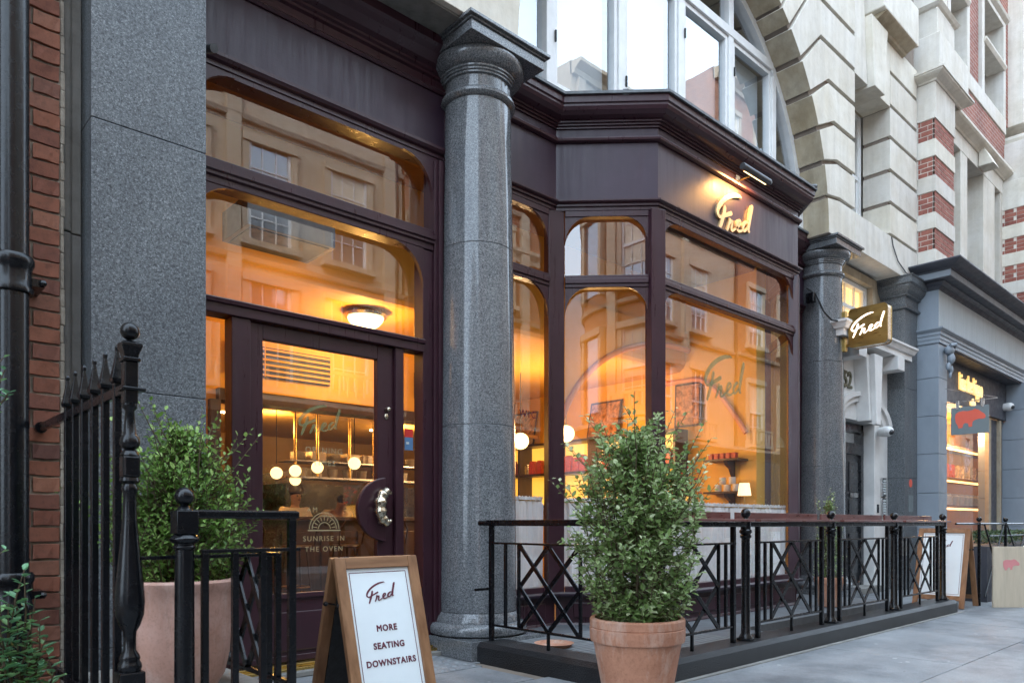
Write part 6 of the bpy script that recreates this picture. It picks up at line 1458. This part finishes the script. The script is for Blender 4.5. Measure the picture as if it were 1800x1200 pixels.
for (x0, y0, x1, y1, n, L_) in ((20, 1215, 30, 1040, 16, .075), (50, 1215, 70, 1090, 14, .07), (0, 1215, 0, 1050, 14, .075), (75, 1225, 85, 1150, 12, .065), (38, 1100, 42, 1003, 12, .05), (-10, 1215, 15, 1120, 14, .075), (58, 1220, 40, 1130, 14, .07), (30, 1225, 70, 1170, 12, .07), (40, 1150, 42, 1000, 12, .055), (20, 1180, 15, 1060, 10, .06), (55, 1190, 62, 1050, 11, .05), (5, 1170, -5, 1090, 8, .06), (35, 1200, 30, 1090, 12, .065), (62, 1200, 82, 1120, 8, .05), (70, 1215, 95, 1180, 8, .055), (45, 1210, 60, 1140, 10, .055), (10, 1210, 5, 1140, 10, .06), (28, 1190, 50, 1110, 10, .055), (-20, 720, 8, 650, 8, .045), (-20, 730, 14, 690, 9, .045), (-15, 700, 6, 628, 6, .04), (-20, 990, 10, 965, 7, .04)):
    Yp = 3.55
    sprig(px(x0, y0, Y=Yp), px(x1, y1, Y=Yp-.05), n, L_)
for s_ in srcs: bpy.data.objects.remove(s_)
tw.tube([px(-20, 730, Y=3.55), px(-30, 1000, Y=3.55), px(-10, 1190, Y=3.55), Vector((.45, 3.6, 0))], .008, 6)
for x0 in (40, 20, 55, 5, 35): p_ = px(x0, 1180, Y=3.55); tw.tube([p_, Vector((p_.x, 3.6, 0))], .006, 5)
obj('stems', tw, 'stem', t, kind='stuff')
struct('flower_bed', MB().box(-1, .80, 3.2, 4.69, 0, .12), 'soil'); bpy.data.objects['flower_bed'].name = 'soil_bed'

# ================================================================== A-BOARDS
def aboard(label, c, rz, W, H, spread, lines, logo_z, group='timber framed A-boards', faint=False):
    t = thing('a_board', label, 'A-board', (c[0], c[1], 0), group, rz)
    ang = math.atan(spread/H); M0 = wmat(t)
    def face(side):
        """side -1 = front (looks to local -y), +1 = rear"""
        def T(x, d, s):      # x across, d proud of the face, s up the slope
            y = side*(spread*(1 - s/H*math.cos(0)) ) + side*d*math.cos(ang); z = s*math.cos(ang) + d*math.sin(ang)
            y = side*(spread - s*math.sin(ang)) + side*d*math.cos(ang)
            return M0 @ Vector((x, y, z + .003))
        SL = H/math.cos(ang); fw = .062
        def blk(nm, x0, x1, d0, d1, s0, s1, mat, bev=.004):
            g = MB(); vs = [T(x, d, s) for s in (s0, s1) for (x, d) in ((x0, d0), (x1, d0), (x1, d1), (x0, d1))]
            g.add(vs, [(0,3,2,1),(4,5,6,7),(0,1,5,4),(1,2,6,5),(2,3,7,6),(3,0,4,7)]); return obj(nm, g, mat, t, bev)
        blk('frame_stile', -W/2, -W/2+fw, 0, .03, 0, SL, 'pine'); blk('frame_stile', W/2-fw, W/2, 0, .03, 0, SL, 'pine')
        blk('frame_rail', -W/2+fw, W/2-fw, .0, .029, SL-fw, SL, 'pine_h'); blk('frame_rail', -W/2+fw, W/2-fw, 0, .029, .10, .10+fw, 'pine_h')
        pf = blk('panel', -W/2+fw, W/2-fw, .006, .014, .10+fw, SL-fw, 'panel_white' if side < 0 else 'chalk_black', 0)
        if side < 0:
            a, b, s0, s1 = -W/2+fw+.018, W/2-fw-.018, .10+fw+.02, SL-fw-.02
            for q in ((a, b, s0, s0+.004), (a, b, s1-.004, s1), (a, a+.004, s0+.004, s1-.004), (b-.004, b, s0+.004, s1-.004)): blk('border_line', q[0], q[1], .0141, .0150, q[2], q[3], 'maroon_print', 0)
            o = T(0, .0145, 0); u = (T(1, .0145, 0) - o).normalized(); v = (T(0, .0145, 1) - o).normalized()
            script_logo('shop_name', 'maroon_print', T(-.105*W/.5, .0145, logo_z), u, v, .215*W/.5, .0012, t, .62, .20)
            for s_, tx, sz in lines: text('lettering', tx, 'maroon_print', T(0.005, .0147, s_), u, v, sz, .0006, t, 1.15, .95, bold=.0016)
        else:
            blk('inner_board', -W/2+fw, W/2-fw, -.004, .005, .10+fw, SL-fw, 'chalk_black', 0)
    face(-1); face(1)
    obj('hinge', MB().tube([M0 @ Vector((-W/2+.04, 0, H)), M0 @ Vector((-W/2+.10, 0, H))], .012, 8), 'black_iron', t)
    for sx in (-1, 1):
        obj('stay_bar', MB().tube([M0 @ Vector((sx*(W/2-.02), -spread*.26, H*.74)), M0 @ Vector((sx*(W/2-.02), spread*.26, H*.74))], .005, 6).ball(M0 @ Vector((sx*(W/2+.0), -spread*.26, H*.74)), .014, 8).ball(M0 @ Vector((sx*(W/2+.0), spread*.26, H*.74)), .014, 8), 'black_iron', t)
    return t
aboard('timber A-board reading MORE SEATING DOWNSTAIRS on the pavement before the shop door', (2.20, 3.50), 0, .52, .912, .25,
       [(.555, 'MORE', .046), (.462, 'SEATING', .046), (.372, 'DOWNSTAIRS', .046)], .64)
aboard('timber A-board seen side on at the far end of the railings, turned to the bay', (10.98, 3.35), R(-90), .62, 1.03, .28,
       [(.66, 'IE', .05), (.53, 'SA', .05), (.42, 'S', .05)], .74)
# plywood planter, hedge, more railings at the far right
pb = thing('plywood_box', 'pale plywood planter box with a faded pink hippo beyond the right A-board', 'planter', (11.6, 2.8, 0))
u = Vector((.735, -.678, 0)).normalized(); o = Vector((11.25, 2.86, 0))
obj('box_panel', MB().obox(o, u*.42, Vector((.678, .735, 0))*.03, Vector((0,0,.80))), 'plywood', pb, .003)
obj('box_panel', MB().obox(o + u*.42, Vector((.9, .2, 0))*.6, Vector((-.2, .9, 0))*.03, Vector((0,0,.80))), 'plywood', pb, .003)
hippo('hippo_pink', o - Vector((.678, .735, 0))*.001 + Vector((0,0,.42)) + u*.10, u, (0,0,1), .26, pb)
pb2 = thing('planter_hedge', 'low clipped hedge in a dark planter behind the plywood box', 'hedge', (12.5, 3.2, 0))
obj('planter', MB().box(11.9, 16, 3.1, 3.6, 0, .78), 'blue_paint_dark', pb2)
mb = MB(); sh = []; r_ = random.Random(12)
for k in range(2600):
    p = Vector((r_.uniform(11.9, 16), r_.uniform(3.08, 3.62), .78 + .2*r_.random()**.6)); leaf_mesh(mb, p, Vector((r_.uniform(-1,1), r_.uniform(-1,1), r_.uniform(-.2,1))), Vector((0,0,1)), .045, .028, r_, r_.random(), sh)
o_ = obj('foliage', mb, 'leaf_hedge', pb2, kind='stuff'); add_shade(o_, sh)
fr = thing('far_railing', 'thin black railing with ball post before the blue shop window', 'railing', (12.5, 3.0, 0))
obj('top_rail', MB().tube([(10.4, 3.05, 1.10), (16, 3.05, 1.10)], .014, 8), 'black_iron', fr); obj('mid_rail', MB().tube([(11.8, 3.05, .93), (16, 3.05, .93)], .010, 8), 'black_iron', fr)
for x in (11.35, 12.6, 13.9): obj('post', MB().tube([(x, 3.05, 0), (x, 3.05, 1.12)], .02, 8).ball((x, 3.05, 1.16), .035, 12), 'black_iron', fr)
for x0, x1 in ((11.6, 12.5), (12.7, 13.8)): obj('brace', MB().tube([(x0, 3.05, .1), (x1, 3.05, 1.08)], .012, 6).tube([(x1, 3.05, .1), (x0, 3.05, 1.08)], .012, 6), 'black_iron', fr)
# notice plate on the railing, stickers on the pilaster
nt_ = thing('notice_plate', 'small white notice plate fixed low on the railings before the black door', 'notice', (9.35, 3.3, .8)); obj('plate', MB().box(9.28, 9.46, 3.30, 3.31, .72, .90), 'panel_white', nt_)
s2 = thing('window_sticker', 'round red sticker and grey notice on the granite pilaster left of the blue shop', 'sticker', (13.4, YW-.003, 1.5))
obj('round_sticker', MB().prism([(13.36 + .07*math.cos(a*math.pi/8), 1.78 + .07*math.sin(a*math.pi/8)) for a in range(16)], YW-.004, YW-.001), 'hippo_red', s2); obj('grey_notice', MB().box(13.27, 13.47, YW-.004, YW-.001, 1.30, 1.58), 'grey_sign', s2)

# ================================================================== OPPOSITE SIDE OF THE STREET (seen in the glass)
plain('cream_blind', (.7, .62, .5), .7)
rp9 = random.Random(31)
def opp_building(name, label, x0, x1, h, wall, trim='stone', step=2.3, storey=3.6, corner=None, yf=-7.2, arch=False, z0=4.2):
    t = thing(name, label, 'building', ((x0+x1)/2, yf, 0))
    if corner:
        k = 12; pts = [(x1, yf-8), (x1, yf)] + [(x0 + corner - corner*math.sin(math.pi/2*i/k), yf - corner + corner*math.cos(math.pi/2*i/k)) for i in range(k+1)] + [(x0, yf-8)]
    else: pts = [(x1, yf-8), (x1, yf), (x0, yf), (x0, yf-8)]
    g = MB(); n = len(pts); g.add([(a, b, 0) for a, b in pts] + [(a, b, h) for a, b in pts], [tuple(range(n, 2*n))] + [(i, (i+1) % n, (i+1) % n + n, i+n) for i in range(n)]); obj('wall', g, wall, t)
    path = pts[1:-1] if corner else [(x1, yf), (x0, yf)]
    for z, d in ((h-.5, .45), (z0-.4, .35)) + ((h-storey-.3, .15),):
        obj('cornice', MB().sweep(path, [(-.05, z), (d*.3, z), (d*.4, z+.15), (d, z+.3), (d, z+.42), (-.05, z+.46)]), trim, t)
    obj('shop_level', MB().box(x0 + (corner or 0), x1, yf, yf+.12, 0, z0-.42), 'opp_shop', t)
    zz = z0 - .02 + storey
    while zz < h - 1.5: obj('string_course', MB().sweep(path, [(-.02, zz-.12), (.10, zz-.10), (.14, zz), (-.02, zz+.04)]), trim, t); zz += storey
    if wall == 'opp_stone' or rp9.random() < .5:
        x = x0 + (corner or .3) - .05
        while x < x1 - .3: obj('pilaster', MB().box(x, x+.34, yf-.02, yf+.13, z0, h-.52), 'opp_stone', t); x += step*2
    obj('downpipe', MB().tube([(x1-.25, yf+.1, 0), (x1-.25, yf+.1, h-.6)], .06, 8), 'cable', t)
    z = z0 + .5
    while z + 2.2 < h - .6:
        x = x0 + (corner or .3) + .5
        while x + 1.3 < x1 - .3:
            w = obj('window_frame', MB().box(x-.18, x, yf-.0, yf+.10, z-.1, z+2.3).box(x+1.1, x+1.28, yf, yf+.10, z-.1, z+2.3).box(x-.18, x+1.28, yf, yf+.14, z+2.3, z+2.5).box(x-.25, x+1.35, yf, yf+.22, z-.25, z-.1), trim, t)
            obj('sash', MB().box(x, x+.07, yf+.01, yf+.06, z-.1, z+2.3).box(x+1.03, x+1.1, yf+.01, yf+.06, z-.1, z+2.3).box(x+.35, x+.375, yf+.01, yf+.05, z-.1, z+2.3).box(x+.70, x+.725, yf+.01, yf+.05, z-.1, z+2.3).box(x, x+1.1, yf+.01, yf+.07, z+1.05, z+1.13).box(x, x+1.1, yf+.01, yf+.05, z+.48, z+.505).box(x, x+1.1, yf+.01, yf+.05, z+1.68, z+1.705), 'white_paint', w)
            obj('pane', MB().add([(x, yf+.02, z-.1), (x+1.1, yf+.02, z-.1), (x+1.1, yf+.02, z+2.3), (x, yf+.02, z+2.3)], [(0,1,2,3)]), 'opp_glass', w)
            if z < z0 + 1:
                obj('balcony', MB().box(x-.3, x+1.4, yf+.02, yf+.4, z-.42, z-.27).box(x-.3, x+1.4, yf+.36, yf+.42, z+.25, z+.33), trim, w)
                for q in range(7): obj('baluster', MB().tube([(x-.2+q*.25, yf+.38, z-.27), (x-.2+q*.25, yf+.38, z+.25)], .04, 6), trim, w)
            if rp9.random() < .35: obj('blind', MB().box(x+.07, x+1.03, yf+.021, yf+.03, z+rp9.uniform(.3, 1.6), z+2.3), 'cream_blind', w)
            x += step
        z += storey
    if corner:   # windows round the corner turret
        for a in (20, 50, 78):
            cx, cy = x0 + corner, yf - corner; ux, uy = -math.sin(R(a)), math.cos(R(a)); q = Vector((cx + corner*ux, cy + corner*uy, 0)); tn = Vector((uy, -ux, 0)); nn = Vector((ux, uy, 0))
            z = z0+.5
            while z + 2.2 < h - .6:
                w = obj('window_frame', MB().obox(q - tn*.62 - nn*.1 + Vector((0,0,z-.2)), tn*.16, nn*.2, Vector((0,0,2.6))).obox(q + tn*.46 - nn*.1 + Vector((0,0,z-.2)), tn*.16, nn*.2, Vector((0,0,2.6))).obox(q - tn*.62 - nn*.1 + Vector((0,0,z+2.3)), tn*1.24, nn*.24, Vector((0,0,.2))), trim, t)
                obj('pane', MB().obox(q - tn*.46 - nn*.1 + Vector((0,0,z-.1)), tn*.92, nn*.12, Vector((0,0,2.4))), 'opp_glass', w); z += storey
    return t
m, nt, b = new_mat('opp_glass'); b.inputs['Base Color'].default_value = (.35, .40, .45, 1); b.inputs['Roughness'].default_value = .05; b.inputs['Metallic'].default_value = .6
stone_mat('opp_stone', (.62, .52, .40), (.52, .42, .31), .85, .3, .2, False)
opp_building('brick_building', 'brick building with a rounded corner across the street, seen in the angled glass', -6.6, 2.2, 15.5, 'brick_opp', 'opp_stone', 2.6, 3.7, 2.4)
opp_building('stone_building', 'cream stone terrace across the street, seen in the door glass', 2.3, 12.0, 12.8, 'opp_stone', 'opp_stone', 2.2, 3.4)
opp_building('brick_building', 'plain brick house across the street, seen above the shop door glass', 12.1, 18.6, 13.4, 'brick_opp', 'opp_stone', 2.1, 3.5)
opp_building('stone_building', 'tall stone fronted block across the street, seen in the long bay pane', 18.7, 27.5, 17.0, 'opp_stone', 'opp_stone', 2.3, 3.9)
opp_building('brick_building', 'tall brick and stone block further up the street, seen in the right of the bay', 27.6, 44, 20.5, 'brick_opp', 'opp_stone', 2.6, 4.0)
opp_building('stone_building', 'long stone terrace at the far end of the street, seen in the blue shop glass', 44.1, 90, 18, 'opp_stone', 'opp_stone', 3.2, 4.0)
opp_building('white_building', 'pale rendered terrace beyond the side street, seen at the edge of the angled glass', -26, -12.0, 11.5, 'white_trim', 'white_trim', 2.4, 3.4)
# same side, further off, for the street's ends
struct('far_wall', MB().box(22.01, 60, 4.2, 12, 0, 15), 'brick_wall'); bpy.data.objects['far_wall'].name = 'building_mass'
bpy.data.objects['building_mass']['kind'] = 'thing'; tag(bpy.data.objects['building_mass'], 'long brick terrace carrying on up the street past the blue shop', 'building')
o = obj('neighbour_house', MB().box(-30, -6.0, 4.7, 14, 0, 13), 'brick_wall'); tag(o, 'brick terrace carrying on down the street to the left, out of shot', 'building')
bk = MB().box(-6, 22, 13.2, 14, 0, 13); struct('building_back', bk, 'stone_grey')
struct('building_roof', MB().box(-6, 22, 5.6, 14, 14.2, 14.4), 'stone_grey')
